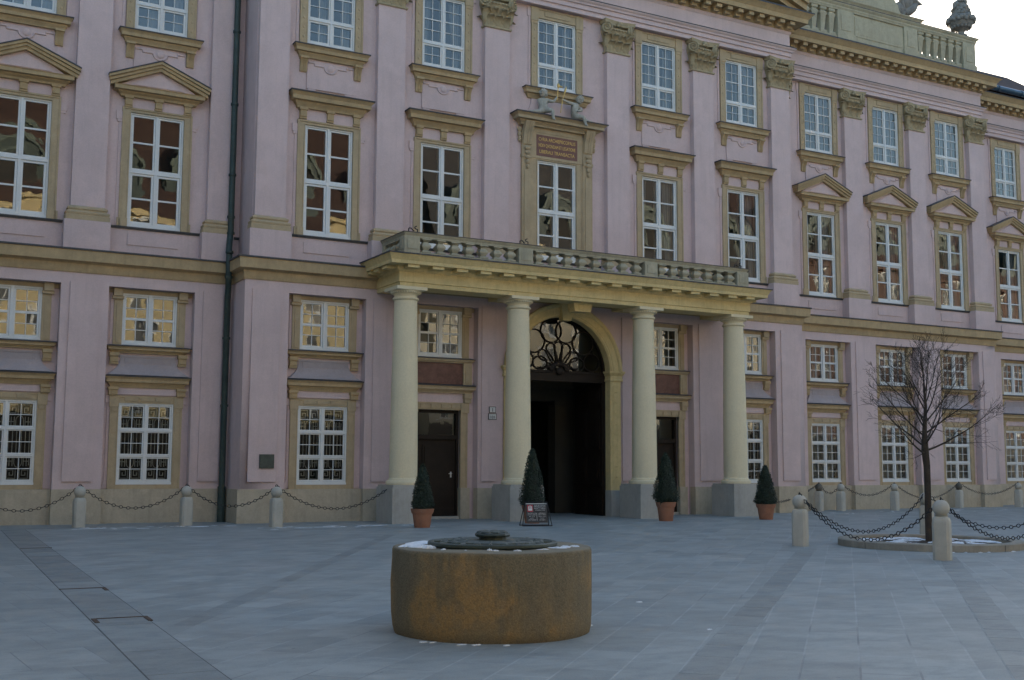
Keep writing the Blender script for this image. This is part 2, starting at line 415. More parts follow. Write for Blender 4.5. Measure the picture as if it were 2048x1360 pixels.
so.rotation_euler = (-sd).to_track_quat('-Z', 'Y').to_euler()
world = bpy.data.worlds.new('World'); scene.world = world; world.use_nodes = True
wn = world.node_tree
bg = wn.nodes['Background']; sky = wn.nodes.new('ShaderNodeTexSky'); sky.sky_type = 'NISHITA'; sky.sun_disc = False
sky.sun_elevation = SUN_EL; sky.sun_rotation = SUN_AZ; sky.dust_density = 2.0; sky.ozone_density = 1.5; sky.air_density = 1.0
wn.links.new(sky.outputs[0], bg.inputs[0]); bg.inputs[1].default_value = .12
scene.view_settings.view_transform = 'Standard'; scene.view_settings.look = 'None'
scene.view_settings.exposure = 2.05; scene.view_settings.gamma = 1
scene.view_settings.use_curve_mapping = False
cy = scene.cycles
cy.max_bounces = 8; cy.diffuse_bounces = 4; cy.glossy_bounces = 4; cy.transparent_max_bounces = 10
cy.caustics_reflective = False; cy.caustics_refractive = False; cy.sample_clamp_indirect = 6
try: cy.use_denoising = True
except Exception: pass

# ------------------------------------------------------------------ the palace
palace = tag(empty('palace'), 'pink plastered palace with ochre stone trim and a four-columned balcony porch', 'palace')
Y0 = {'L': 0.0, 'C': -1.38, 'R': 0.0, 'F': 1.55, 'G': 1.55}
BAYS = [('G',-26.9,'S'),('L',-20.6,'S'),('L',-16.78,'S'),('L',-13.05,'S'),('C',-8.18,'S'),('C',-4.32,'D'),('C',0.0,'A'),('C',4.32,'D'),('C',8.18,'S'),
        ('R',13.42,'S'),('R',17.27,'S'),('R',21.06,'S'),('F',26.94,'S'),('F',30.8,'S')]
SPAN_LOW = {'G':(-32.5,-23.35),'L':(-23.35,-10.73),'C':(-10.73,10.73),'R':(10.73,23.35),'F':(23.35,34.5)}
SPAN_UP = {'G':(-32.5,-23.25),'L':(-23.25,-10.5),'C':(-10.5,10.5),'R':(10.5,23.25),'F':(23.25,34.5)}
NW = 1.22                                     # half width of the ground-floor niches
TZ, PZ, MZ, LZ = (14.55,16.99), (8.60,11.99), (5.11,6.60), (1.12,3.42)
HW = .775

for sec in 'GLCRF':
    y0 = Y0[sec]; (a, b) = SPAN_UP[sec]; (c, d) = SPAN_LOW[sec]
    bays = [(x, k) for s_, x, k in BAYS if s_ == sec]
    w = MB()
    holes = []
    for x, k in bays: holes += [(x-HW, x+HW, *TZ), (x-HW, x+HW, *PZ)]
    wall_holes(w, a, b, 7.05, 17.38, y0-.06, holes, .22)
    # ground floor: piers in front, niches behind
    fz = 6.73
    nh = []
    for x, k in bays:
        if k == 'S': nh.append((x-NW, x+NW, 0.0, fz))
        elif k == 'D': nh.append((x-NW, x+NW, 0.0, fz))
        else: nh.append((x+.10-1.95, x+.10+1.95, 0.0, 7.05))
    fy = y0-.35
    wall_holes(w, c, d, 0, 7.055, fy, nh, .33)
    for x, k in bays:
        if k == 'S': wall_holes(w, x-NW, x+NW, 0, fz, y0-.02, [(x-HW,x+HW,*MZ),(x-HW,x+HW,*LZ)], .24)
        elif k == 'D': wall_holes(w, x-NW, x+NW, 0, fz, y0-.02, [(x-HW,x+HW,*MZ),(x-.75,x+.75,0,3.43)], .30)
        else:
            n = 28
            for i in range(n):
                t0, t1 = PI*i/n, PI*(i+1)/n
                p0 = (x+.10+1.95*math.cos(t0), 4.80+1.95*math.sin(t0)); p1 = (x+.10+1.95*math.cos(t1), 4.80+1.95*math.sin(t1))
                w.quad((p0[0],fy,p0[1]),(p0[0],fy,7.05),(p1[0],fy,7.05),(p1[0],fy,p1[1]))
    # side returns of the projecting middle and of the wing end
    if sec == 'C':
        for s_ in (-1, 1):
            w.quad((s_*10.73,fy,0),(s_*10.73,.3,0),(s_*10.73,.3,7.055),(s_*10.73,fy,7.055))
            w.quad((s_*10.5,y0-.06,7.0),(s_*10.5,.3,7.0),(s_*10.5,.3,17.38),(s_*10.5,y0-.06,17.38))
    if sec in 'LR':
        s_ = -1 if sec == 'L' else 1
        w.quad((s_*23.35,fy,0),(s_*23.35,1.8,0),(s_*23.35,1.8,7.055),(s_*23.35,fy,7.055))
        w.quad((s_*23.25,y0-.06,7.0),(s_*23.25,1.8,7.0),(s_*23.25,1.8,17.38),(s_*23.25,y0-.06,17.38))
    # raised pier panels
    edges = [c] + sum([[h[0], h[1]] for h in nh], []) + [d]
    for p0, p1 in zip(edges[::2], edges[1::2]):
        if p1-p0 > .95 and p1-p0 < 2.6:
            x0, x1 = p0+.24, p1-.26
            if abs(p0) > 10 and abs(p0) < 11: x0 = p0+.22
        elif p1-p0 <= .95: continue
        else: x0, x1 = p0+.5, p1-.5
        if sec == 'C' and abs((p0+p1)/2) < 3.5:
            x0, x1 = (2.45, 2.98) if p0 > 0 else (-2.98, -2.45)
        w.box(x0, x1, fy-.045, fy+.02, 1.18, 6.42+.36)
    # small raised panels under the first-floor windows
    for x, k in bays: w.box(x-.73, x+.73, y0-.085, y0, 8.03, 8.36)
    w.build('wall', ['pink'], palace)
    # stone base course
    fb = fy-.05
    for p0, p1 in zip(edges[::2], edges[1::2]):
        q0, q1 = p0-.012, p1+.012
        if p0 == c and sec in 'CL': q0 -= .05 if sec == 'C' else 0
        if p1 == d and sec in 'CR': q1 += .05
        MB().box(q0, q1, fb, fb+.3, -.05, .97).build('base_course', ['base'], palace)
    for x, k in bays:
        if k == 'S': MB().box(x-NW, x+NW, y0-.20, y0+.1, -.05, .965).build('base_course', ['base'], palace)
    if sec == 'C':
        for s_ in (-1, 1): MB().box(s_*10.78, s_*10.6, fb+.3, .2, -.05, .97).build('base_course', ['base'], palace)
    if sec in 'LR':
        s_ = -1 if sec == 'L' else 1; MB().box(s_*23.40, s_*23.2, fb+.3, 1.6, -.05, .97).build('base_course', ['base'], palace)
    # string course
    st = MB()
    sp = [(-.05,7.05),(.03,7.05),(.05,7.10),(.07,7.29),(.11,7.325),(.23,7.355),(.24,7.655),(.275,7.66),(.275,7.705),(-.32,7.75)]
    path = {'G':[(-32.5,fy),(-23.35,fy)],'L':[(-23.35,1.2),(-23.35,fy),(-10.73,fy)],'C':[(-10.73,-.3),(-10.73,fy),(10.73,fy),(10.73,-.3)],'R':[(10.73,fy),(23.35,fy),(23.35,1.2)],'F':[(23.35,fy),(34.5,fy)]}[sec]
    st.sweep(path, sp, mats=[0]*6+[1]*3, cap=False)
    st.build('string_course', ['stone','lead'], palace)
    # entablature (pink) and cornice (stone)
    uy = y0-.06
    up = {'G':[(-32.5,uy),(-22.85,uy)],'L':[(-22.85,1.5),(-22.85,uy),(-10.2,uy)],'C':[(-10.2,-.06),(-10.2,uy),(10.2,uy),(10.2,-.06)],'R':[(10.2,uy),(22.85,uy),(22.85,1.5)],'F':[(22.85,uy),(34.5,uy)]}[sec]
    en = MB()
    en.sweep(up, [(-.05,17.37),(.25,17.37),(.25,17.53),(.30,17.535),(.30,17.69),(.35,17.70),(.37,17.77),(.43,17.81),(.45,17.845),(.455,17.885),(.265,17.925),(.26,18.42),(.29,18.45),(.31,18.50),(.31,18.56)],
             mats=[0]*8+[1]*2+[0]*4, cap=False)
    en.build('entablature', ['pink','lead'], palace)
    co = MB()
    co.sweep(up, [(.2,18.545),(.33,18.55),(.35,18.60),(.35,18.80),(.74,18.815),(.74,18.80),(.77,18.80),(.78,18.97),(.82,19.0),(.86,19.06),(.93,19.13),(.96,19.15),(.96,19.21),(-.3,19.27)],
             mats=[0]*11+[1]*2, cap=False)
    # modillion brackets
    seglist = list(zip(up, up[1:]))
    for p, q in seglist:
        P, Q = Vector(p), Vector(q); dv = (Q-P); ln = dv.length; dv.normalize(); nv = Vector((dv.y,-dv.x))
        if ln < .6: continue
        e0 = .3 if sec in 'CLR' else 0
        k = max(1, int((ln+2*e0)/.5)); stp = (ln+2*e0)/k
        for i in range(k):
            m = P+dv*(-e0+stp*(i+.5))
            def pt(o, t, z): r = m+nv*o+dv*t; return (r.x, r.y, z)
            for (o1, z1, z2) in ((.70,18.66,18.795),(.52,18.56,18.66)):
                a_ = .115
                co.add([pt(.3,-a_,z1),pt(.3,a_,z1),pt(o1,a_,z1),pt(o1,-a_,z1),pt(.3,-a_,z2),pt(.3,a_,z2),pt(o1,a_,z2),pt(o1,-a_,z2)],
                       [(0,3,2,1),(4,5,6,7),(0,1,5,4),(1,2,6,5),(2,3,7,6),(3,0,4,7)])
    co.build('cornice', ['stone','lead'], palace)
    # dark ledge under the first-floor windows
    lg = MB()
    lg.box(a, b, y0-.13, y0-.05, 8.525, 8.56); lg.box(a, b, y0-.10, y0-.05, 8.49, 8.524)
    lg.build('window_ledge', ['lead'], palace)

# near-black backing stands for the unlit rooms behind the glass
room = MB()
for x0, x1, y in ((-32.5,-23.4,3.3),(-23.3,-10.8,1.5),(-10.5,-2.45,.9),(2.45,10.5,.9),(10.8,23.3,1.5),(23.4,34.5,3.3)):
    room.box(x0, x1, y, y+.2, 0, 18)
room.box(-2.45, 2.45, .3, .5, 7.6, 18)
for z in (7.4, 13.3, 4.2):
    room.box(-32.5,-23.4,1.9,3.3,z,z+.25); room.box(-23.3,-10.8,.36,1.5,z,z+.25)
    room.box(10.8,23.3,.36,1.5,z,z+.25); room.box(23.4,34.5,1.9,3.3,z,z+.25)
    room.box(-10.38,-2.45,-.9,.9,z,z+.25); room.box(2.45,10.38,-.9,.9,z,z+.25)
room.build('dark_room_backing', ['interior'], palace, smooth=False)

# ---- windows: shared meshes, local x = 0 at the centre, y = 0 at the glass line
def casement(mb, x0, x1, z0, z1, cols, rows, fr=.05, bar=.026, thick=(), y=0.0, tb=.05):
    mb.box(x0, x0+fr, y-.03, y+.03, z0, z1); mb.box(x1-fr, x1, y-.03, y+.03, z0, z1)
    mb.box(x0+fr, x1-fr, y-.028, y+.028, z0, z0+fr); mb.box(x0+fr, x1-fr, y-.028, y+.028, z1-fr, z1)
    ix0, ix1, iz0, iz1 = x0+fr, x1-fr, z0+fr, z1-fr
    cols_x = [ix0+(ix1-ix0)*i/cols for i in range(cols+1)]; rows_z = [iz0+(iz1-iz0)*i/rows for i in range(rows+1)]
    for x in cols_x[1:-1]: mb.box(x-bar/2, x+bar/2, y-.020, y+.018, iz0, iz1)
    for j, z in enumerate(rows_z[1:-1], 1):
        h = tb if j in thick else bar
        mb.box(ix0, ix1, y-.024, y+.016, z-h/2, z+h/2)
    return [(cols_x[i], cols_x[i+1], rows_z[j], rows_z[j+1]) for i in range(cols) for j in range(rows)]
def sash_def(kind):
    z0, z1 = {'t':TZ,'p':PZ,'m':MZ,'l':LZ}[kind]
    mb = MB(); o = .052
    mb.box(-HW, -HW+o, -.055, .06, z0, z1); mb.box(HW-o, HW, -.055, .06, z0, z1)
    mb.box(-HW+o, HW-o, -.053, .06, z0, z0+o+.02); mb.box(-HW+o, HW-o, -.053, .06, z1-o, z1)
    mb.box(-HW-.012, HW+.012, -.085, -.02, z0-.03, z0+.032)           # weather bar
    a, b = -HW+o+.004, HW-o-.004; c, d = z0+o+.024, z1-o-.004; m = .036
    panes = []
    def cross(z, h=.075): mb.box(-HW+o, HW-o, -.06, .05, z-h/2, z+h/2)
    if kind == 't':
        zt = 15.36; cross(zt); mb.box(-m, m, -.058, .05, z0+.07, z1-.05)
        for x0, x1 in ((a,-m-.004),(m+.004,b)):
            panes += casement(mb, x0, x1, zt+.04, d, 2, 4, thick=(2,), fr=.042, bar=.020, tb=.038); panes += casement(mb, x0, x1, c, zt-.04, 2, 2, fr=.058, bar=.020)
    elif kind == 'p':
        zt = 10.23; cross(zt, .09); mb.box(-m, m, -.058, .05, z0+.07, z1-.05)
        for x0, x1 in ((a,-m-.004),(m+.004,b)):
            panes += casement(mb, x0, x1, zt+.05, d, 1, 2, bar=.05); panes += casement(mb, x0, x1, c, zt-.05, 1, 2, fr=.066, bar=.05)
    elif kind == 'm':
        mb.box(-m-.01, m+.01, -.058, .05, z0+.07, z1-.05)
        for x0, x1 in ((a,-m-.014),(m+.014,b)): panes += casement(mb, x0, x1, c, d, 2, 4, thick=(2,), tb=.07, fr=.050, bar=.021)
    else:
        h = (d-c)/3
        mb.box(-m, m, -.058, .05, z0+.07, z1-.05)
        for k, (za, zb) in enumerate(((c,c+h*.97),(c+h*.97,c+2*h),(c+2*h,d))):
            if k: cross(za, .07 if k == 2 else .05)
            for x0, x1 in ((a,-m-.004),(m+.004,b)): panes += casement(mb, x0, x1, za+.03*(k>0), zb-.03*(k<2), 2, 2, fr=.040, bar=.020)
    inner = MB()       # inner window of the double glazing and its white lining boards
    if kind in 'tp':
        inner.box(-HW+.0, -HW+.045, .062, .21, z0, z1); inner.box(HW-.045, HW, .062, .21, z0, z1)
        inner.box(-HW+.045, HW-.045, .062, .21, z1-.045, z1)
        inner.box(-.05, .05, .17, .215, z0+.02, z1-.045)
        for z in ([10.23] if kind == 'p' else [15.36]): inner.box(-HW+.045, -.05, .17, .21, z-.05, z+.05); inner.box(.05, HW-.045, .17, .21, z-.05, z+.05)
    return mb, panes, inner
SASH = {}
for k in 'tpml':
    mb, panes, inner = sash_def(k)
    SASH[k] = (mb.mesh('sash', ['white'], angle=25), panes, inner.mesh('inner_sash', ['white'], angle=25) if inner.v else None)
def pane_mesh(panes, seed):
    r = random.Random(seed); mb = MB()
    for x0, x1, z0, z1 in panes:
        tx, tz = r.gauss(0,.0032), r.gauss(0,.0032); cx, cz = (x0+x1)/2, (z0+z1)/2
        ps = [(x, .004+(x-cx)*tx+(z-cz)*tz, z) for x, z in ((x0,z0),(x1,z0),(x1,z1),(x0,z1))]
        mb.quad(*ps)
    return mb.mesh('pane', ['glass'], smooth=False, recalc=False)
def curtain_mesh(kind, style, seed):
    r = random.Random(seed); z0, z1 = {'t':TZ,'p':PZ,'m':MZ,'l':LZ}[kind]; mb = MB()
    def cloth(x0, x1, za, zb, taper=0):
        n = max(6, int((x1-x0)/.03)); ph = r.random()*6; vs = []; 
        for j, z in enumerate((zb, (za+zb)/2, za)):
            for i in range(n+1):
                t = i/n; x = x0+(x1-x0)*t
                if taper and j: x = x0+(x-x0)*(1-taper*(.5 if j == 1 else 1.)) if taper > 0 else x1-(x1-x)*(1+taper*(.5 if j == 1 else 1.))
                vs.append((x, .235+.018*math.sin(t*(x1-x0)*46+ph)+.008*math.sin(t*17+ph), z))
        fs = [(j*(n+1)+i, j*(n+1)+i+1, (j+1)*(n+1)+i+1, (j+1)*(n+1)+i) for j in range(2) for i in range(n)]
        mb.add(vs, fs)
    if style == 'halves':
        cloth(-.36, -.06, z0+.06, z1-.06); cloth(.40, .70, z0+.06, z1-.06)
    elif style == 'full': cloth(-.70, .70, z0+.06, z1-.06)
    elif style == 'sides': cloth(-.70, -.35, z0+.06, z1-.06, .45); cloth(.32, .70, z0+.06, z1-.06, -.45)
    elif style == 'low': cloth(-.7, .7, z0+.06, z0+(z1-z0)*.45)
    return mb.mesh('curtain', ['netcurtain' if style == 'full' else 'curtain'], angle=80)
def grille_mesh():
    mb = MB(); z0, z1 = LZ; r = .0095; y = .10
    def bar(x0, x1, za, zb, rr=r):
        if abs(x1-x0) < 1e-6: mb.box(x0-rr, x0+rr, y-rr, y+rr, min(za,zb)-rr, max(za,zb)+rr)
        else: mb.box(min(x0,x1)+rr, max(x0,x1)-rr, y-rr*.9, y+rr*.9, za-rr, za+rr)
    h = (z1-z0-.16)/3
    for cx in (-.37, .37):
        for k in (0, 2):
            zb = z0+.09+h*k
            up = k == 2
            def Z(t): return zb+h*(t if up else 1-t)
            # stepped keys left and right, round arch between two posts
            for s in (-1, 1):
                X = lambda q: cx+s*q
                for (xa, ta, xb, tb_) in ((.05,.56,.05,.92),(.05,.92,.27,.92),(.27,.92,.27,.60),(.27,.60,.11,.60),(.11,.60,.11,.80),(.11,.80,.20,.80),(.20,.80,.20,.70)):
                    bar(X(xa), X(xb), Z(ta), Z(tb_))
                for xa in (.14,.22): bar(X(xa), X(xa), Z(.04), Z(.44))
                bar(X(.14), X(.28), Z(.26), Z(.26)); bar(X(.28), X(.28), Z(.04), Z(.40))
            pts = [(cx+.10*math.cos(PI*i/10), y, Z(.30)+(1 if up else -1)*.14*math.sin(PI*i/10)) for i in range(11)]
            mb.tube(pts, r, 6)
            for s in (-1, 1): bar(cx+s*.10, cx+s*.10, Z(.04), Z(.30))
        for q in (-.27,-.165,-.06,.06,.165,.27): bar(cx+q, cx+q, z0+.09+h*1.02, z0+.09+h*1.98)
        for t in (1.0, 2.0): bar(cx-.32, cx+.32, z0+.09+h*t, z0+.09+h*t)
    return mb.mesh('grille', ['grille'], smooth=False)
GRILLE = grille_mesh()

def hood_prof(z0, z1, e):    # cornice profile with lead top
    h = z1-z0
    return [(-.05,z0),(e*.12,z0),(e*.16,z0+h*.16),(e*.34,z0+h*.30),(e*.40,z0+h*.36),(e*.40,z0+h*.42),(e*.72,z0+h*.46),(e*.74,z0+h*.72),(e*.80,z0+h*.76),(e*.95,z0+h*.92),(e*.97,z0+h*.93),(e*1.03,z0+h*.93),(e*1.05,z0+h+.01),(-.06,z0+h+.06)]
HM = [0]*10+[1]*3
def console(mb, x, z0, z1, y, d0, d1, w=.09):      # scroll bracket: deep above, shallow below
    n = 7; pr = []
    for i in range(n+1):
        t = i/n; pr.append((d0+(d1-d0)*(t**1.5)+.012*math.sin(t*PI*3), z0+(z1-z0)*t))
    for (xa, xb, g) in ((-w,-w*.45,.0),(-w*.45,-w*.1,-.014),(-w*.1,w*.1,.006),(w*.1,w*.45,-.014),(w*.45,w,.0)):
        poly = [(y-d-g, z) for d, z in pr]
        k = len(poly)
        v = [(x+xa, yy, z) for yy, z in poly]+[(x+xb, yy, z) for yy, z in poly]+[(x+xa,y,z0),(x+xa,y,z1),(x+xb,y,z0),(x+xb,y,z1)]
        f = [(i, i+1, k+i+1, k+i) for i in range(k-1)]+[tuple(list(range(k))+[2*k+1,2*k]), tuple(list(range(k,2*k))+[2*k+3,2*k+2]), (0,2*k,2*k+2,k)]
        mb.add(v, f)
WALLY = -.06
TRIM = {}
def frame_boxes(mb, hw, z0, z1, wside, wtop, y, d, mat=0, ear=0):
    mb.box(-hw-wside, -hw, y-d, y+.05, z0, z1+wtop, mat); mb.box(hw, hw+wside, y-d, y+.05, z0, z1+wtop, mat)
    mb.box(-hw, hw, y-d+.002, y+.05, z1, z1+wtop, mat)
    # raised inner and outer beads
    for s in (-1, 1):
        mb.box(s*(hw+wside-.05), s*(hw+wside), y-d-.025, y-d+.001, z0, z1+wtop, mat)
        mb.box(s*(hw+.005), s*(hw+.035), y-d-.014, y-d+.001, z0, z1, mat)
    mb.box(-hw-wside+.05, hw+wside-.05, y-d-.024, y-d+.003, z1+wtop-.05, z1+wtop-.001, mat)
# second-floor window trim
mb = MB(); frame_boxes(mb, HW, 14.47, TZ[1], .25, .33, WALLY, .055)
for s in (-1, 1):
    mb.box(s*.76, s*1.05, WALLY-.09, WALLY, 16.86, 17.34); mb.box(s*.80, s*1.04, WALLY-.075, WALLY, 16.76, 16.858)
    for i in range(7): mb.ball((s*.90, WALLY-.055, 14.75+i*.30), (.035,.018,.05), 8, 6)
mb.box(-.5, .5, WALLY-.075, WALLY, 17.08, 17.26)
TRIM['t'] = mb.mesh('surround', ['trim'])
mb = MB()
mb.box(-1.13,-1.05, WALLY-.03, WALLY, 14.50, 17.0); mb.box(1.05,1.13, WALLY-.03, WALLY, 14.50, 17.0)
mb.box(-1.17,-1.05, WALLY-.045, WALLY, 17.0, 17.30); mb.box(1.05,1.17, WALLY-.045, WALLY, 17.0, 17.30)
TRIM['t_back'] = mb.mesh('backing_strip', ['pink'])
mb = MB(); mb.sweep([(-1.0,WALLY+.02),(-1.0,WALLY-.06),(1.0,WALLY-.06),(1.0,WALLY+.02)], hood_prof(14.08,14.45,.22), mats=HM, cap=False)
for s in (-1, 1):
    console(mb, s*.88, 13.63, 14.10, WALLY, .05, .19, .11); mb.box(s*.88-.13, s*.88+.13, WALLY-.20, WALLY, 14.02, 14.09)
TRIM['t_sill'] = mb.mesh('sill', ['stone','lead'])
def apron(tablet_z0):
    mb = MB(); y = WALLY
    # profiled relief: shoulders, drop and round boss
    mb.prism([(-.74,13.62),(.74,13.62),(.74,13.96),(.56,13.96),(.56,14.03),(-.56,14.03),(-.56,13.96),(-.74,13.96)], y-.022, y+.01)
    pts = [(-.72,13.955),(-.52,13.955),(-.52,13.885),(-.22,13.885)]+[(.20*math.cos(PI+PI*i/10)*1.0, 13.87+.17*math.sin(PI+PI*i/10)) for i in range(11)]+[(.22,13.885),(.52,13.885),(.52,13.955),(.72,13.955)]
    mb.tube([(x, y-.03, z) for x, z in pts], .030, 6)
    mb.lathe([(0,0),(.10,0),(.11,.02),(.08,.035),(0,.04)], 18)
    k = len(mb.v)
    # turn the boss (last lathe) to face outwards
    n = 18*5
    for i in range(k-n, k):
        x, yy, z = mb.v[i]; mb.v[i] = (x, y-.022-z, 13.87+yy)
    mb.box(-.76, .76, y-.045, y+.01, tablet_z0, 13.615)
    if tablet_z0 < 13.2 and tablet_z0 > 13.0:
        for s in (-1, 1):
            mb.box(s*.60-.13, s*.60+.13, y-.04, y, 13.075, 13.125); mb.box(s*.60-.09, s*.60+.09, y-.035, y, 13.03, 13.074)
    return mb.mesh('apron', ['pink'])
TRIM['t_apron_C'] = apron(13.13); TRIM['t_apron_W'] = apron(12.8)
# first-floor window trim
mb = MB(); frame_boxes(mb, HW, 8.56, PZ[1], .24, .13, WALLY, .055)
for s in (-1, 1): mb.box(s*.77, s*1.06, WALLY-.08, WALLY, 8.561, 8.80)
TRIM['p'] = mb.mesh('surround', ['trim'])
mb = MB()
for s in (-1, 1):
    mb.box(s*1.015, s*1.10, WALLY-.03, WALLY, 8.58, 11.66); mb.box(s*1.015, s*1.18, WALLY-.05, WALLY, 11.74, 11.98); mb.box(s*1.015, s*1.15, WALLY-.045, WALLY, 11.662, 11.738)
mb.box(-.95, .95, WALLY-.05, WALLY, 12.13, 12.49)
TRIM['p_back'] = mb.mesh('backing_strip', ['pink'])
def brackets(mb, z0, z1, xs, d=.17):
    for x in xs:
        mb.box(x-.13, x+.13, WALLY-d, WALLY, z1-.09, z1); mb.box(x-.10, x+.10, WALLY-d+.03, WALLY, z0+.06, z1-.091); mb.box(x-.11, x+.11, WALLY-d+.06, WALLY, z0, z0+.059)
mb = MB(); brackets(mb, 12.14, 12.50, (-.86,0,.86))
mb.sweep([(-1.03,WALLY+.02),(-1.03,WALLY-.10),(1.03,WALLY-.10),(1.03,WALLY+.02)], hood_prof(12.47,12.93,.31), mats=HM, cap=False)
TRIM['hood_straight'] = mb.mesh('hood', ['stone','lead'])
mb = MB(); brackets(mb, 12.12, 12.46, (-.86,0,.86))
mb.sweep([(-1.05,WALLY+.02),(-1.05,WALLY-.10),(1.05,WALLY-.10),(1.05,WALLY+.02)], [(-.05,12.42),(.05,12.42),(.07,12.48),(.14,12.53),(.15,12.56),(.25,12.575),(.255,12.67),(.28,12.70),(-.05,12.72)], cap=False)
hx, zb, za = 1.36, 12.71, 13.53
for (d, t0, t1, m) in ((.26,.0,.10,0),(.31,.10,.19,0),(.36,.19,.27,0),(.38,.27,.305,1)):
    ex = (t0+.0)*.25
    for s in (-1, 1):
        mb.prism([(s*(hx+.02+t1*.35), zb-.03+t0), (0, za-.24+t0), (0, za-.24+t1), (s*(hx+.02+t1*.35), zb-.03+t1)], WALLY-d, WALLY+.02, m)
TRIM['pediment'] = mb.mesh('pediment', ['stone','lead'])
mb = MB(); mb.prism([(-1.2,12.70),(1.2,12.70),(0,13.42)], WALLY-.13, WALLY)
mb.prism([(-.72,12.80),(.72,12.80),(0,13.22)], WALLY-.155, WALLY-.129)
TRIM['tympanum'] = mb.mesh('tympanum', ['pink'])
# mezzanine window trim (inside the niche; niche back at -.02)
NB = -.02
mb = MB(); y = NB
for s in (-1, 1):
    mb.box(s*HW, s*1.02, y-.07, y+.03, 5.06, 6.42); mb.box(s*.84, s*.95, y-.09, y-.069, 5.15, 6.30)
    mb.box(s*.76, s*1.08, y-.14, y+.03, 6.42, 6.50); mb.box(s*.80, s*1.05, y-.19, y+.03, 6.501, 6.722)
mb.box(-HW, HW, y-.06, y+.03, MZ[1], 6.725); mb.box(-1.21, 1.21, y-.045, y+.02, 6.60, 6.726)
TRIM['m'] = mb.mesh('surround', ['trim'])
mb = MB()
for s in (-1, 1): mb.box(s*1.02, s*1.10, y-.03, y+.01, 5.08, 6.59)
TRIM['m_back'] = mb.mesh('backing_strip', ['pink'])
mb = MB(); mb.sweep([(-1.02,y+.02),(-1.02,y-.05),(1.02,y-.05),(1.02,y+.02)], hood_prof(4.86,5.055,.18), mats=HM, cap=False)
for s in (-1, 1):
    mb.box(s*.97-.13, s*.97+.13, y-.17, y, 4.76, 4.862); mb.box(s*.97-.11, s*.97+.11, y-.13, y, 4.60, 4.759); mb.box(s*.97-.12, s*.97+.12, y-.10, y, 4.53, 4.599)
TRIM['m_sill'] = mb.mesh('sill', ['stone','lead'])
# flaring apron over the lower window
mb = MB(); n = 8
rows = []
for i in range(n+1):
    t = i/n; z = 4.78-(4.78-4.22)*t; fl = t**2.6
    rows.append((.78+.36*fl, .03+.22*fl, z))
for (w0, d0, z0_), (w1, d1, z1_) in zip(rows, rows[1:]):
    mb.quad((-w0,y-d0,z0_),(w0,y-d0,z0_),(w1,y-d1,z1_),(-w1,y-d1,z1_))
    for s in (-1, 1): mb.quad((s*w0,y-d0,z0_),(s*w0,y,z0_),(s*w1,y,z1_),(s*w1,y-d1,z1_))
mb.box(-.66, .66, y-.052, y, 4.40, 4.72)
mb.box(-.80, .80, y-.045, y, 4.74, 4.80)
TRIM['flare'] = mb.mesh('apron', ['greyplaster'])
# lower window trim
mb = MB()
mb.sweep([(-1.02,y+.02),(-1.02,y-.06),(1.02,y-.06),(1.02,y+.02)], hood_prof(3.86,4.19,.20), mats=HM, cap=False)
for s in (-1, 1):
    mb.box(s*.96-.14, s*.96+.14, y-.21, y, 3.79, 3.865); mb.box(s*.96-.12, s*.96+.12, y-.17, y, 3.64, 3.789); mb.box(s*.96-.05, s*.96+.05, y-.185, y, 3.67, 3.76)
TRIM['l_hood'] = mb.mesh('hood', ['stone','lead'])
mb = MB(); frame_boxes(mb, HW, .967, LZ[1], .24, .21, y, .06)
mb.box(-HW, HW, y-.06, y+.05, .967, 1.088)
for s in (-1, 1):
    mb.box(s*.775, s*1.04, y-.10, y, 3.30, 3.64); mb.box(s*.82, s*.98, y-.085, y, 3.18, 3.299)
    for i in range(3): mb.box(s*.82, s*.97, y-.075, y, 1.25+i*.66, 1.75+i*.66)
for i in range(3): mb.box(-.62+i*.43, -.24+i*.43, y-.08, y, 3.48, 3.58)
TRIM['l'] = mb.mesh('surround', ['trim'])
mb = MB()
for s in (-1, 1):
    mb.box(s*1.015, s*1.09, y-.035, y, 1.25, 3.40); mb.box(s*1.015, s*1.15, y-.05, y, 3.42, 3.62)
    for i in range(5): mb.box(s*1.015, s*(1.09+.10*((i+1)/5)**2), y-.035, y, 1.25-.05*(i+1), 1.25-.05*i)
mb.box(-.84, .84, y-.05, y, 3.66, 3.86)
TRIM['l_back'] = mb.mesh('backing_strip', ['pink'])

def window(sec, x, kind, extra, seed, curtain=None, grille=False):
    w = empty('window', (x, Y0[sec], 0), 0, palace)
    s, panes, inner = SASH[kind]
    link('sash', s, w); link('pane', pane_mesh(panes, seed), w)
    if inner and kind in 'tp': link('inner_sash', inner, w)
    for nm, key in extra: link(nm, TRIM[key], w)
    if curtain: link('curtain', curtain_mesh(kind, curtain, seed), w)
    if grille: link('grille', GRILLE, w)
    return w
seed = 100
for i, (sec, x, k) in enumerate(BAYS):
    seed += 10
    mid = sec == 'C'
    tex = [('surround','t'),('backing_strip','t_back')]
    if k != 'A': tex += [('sill','t_sill'),('apron','t_apron_C' if mid else 't_apron_W')]
    window(sec, x, 't', tex, seed, 'sides' if x in (-4.32, 8.18) else 'halves')
    if k == 'A':
        window(sec, x, 'p', [], seed+1)
        continue
    pex = [('surround','p'),('backing_strip','p_back')]
    pex += [('hood','hood_straight')] if mid else [('pediment','pediment'),('tympanum','tympanum')]
    window(sec, x, 'p', pex, seed+1, 'sides' if x > 3 else None)
    mex = [('surround','m'),('backing_strip','m_back')]
    if k == 'S':
        window(sec, x, 'm', mex+[('sill','m_sill'),('apron','flare')], seed+2, 'halves' if x > 9 else None)
        window(sec, x, 'l', [('hood','l_hood'),('surround','l'),('backing_strip','l_back')], seed+3, 'full' if x > 12 else None, sec != 'F')
    else:
        window(sec, x, 'm', mex, seed+2, None)

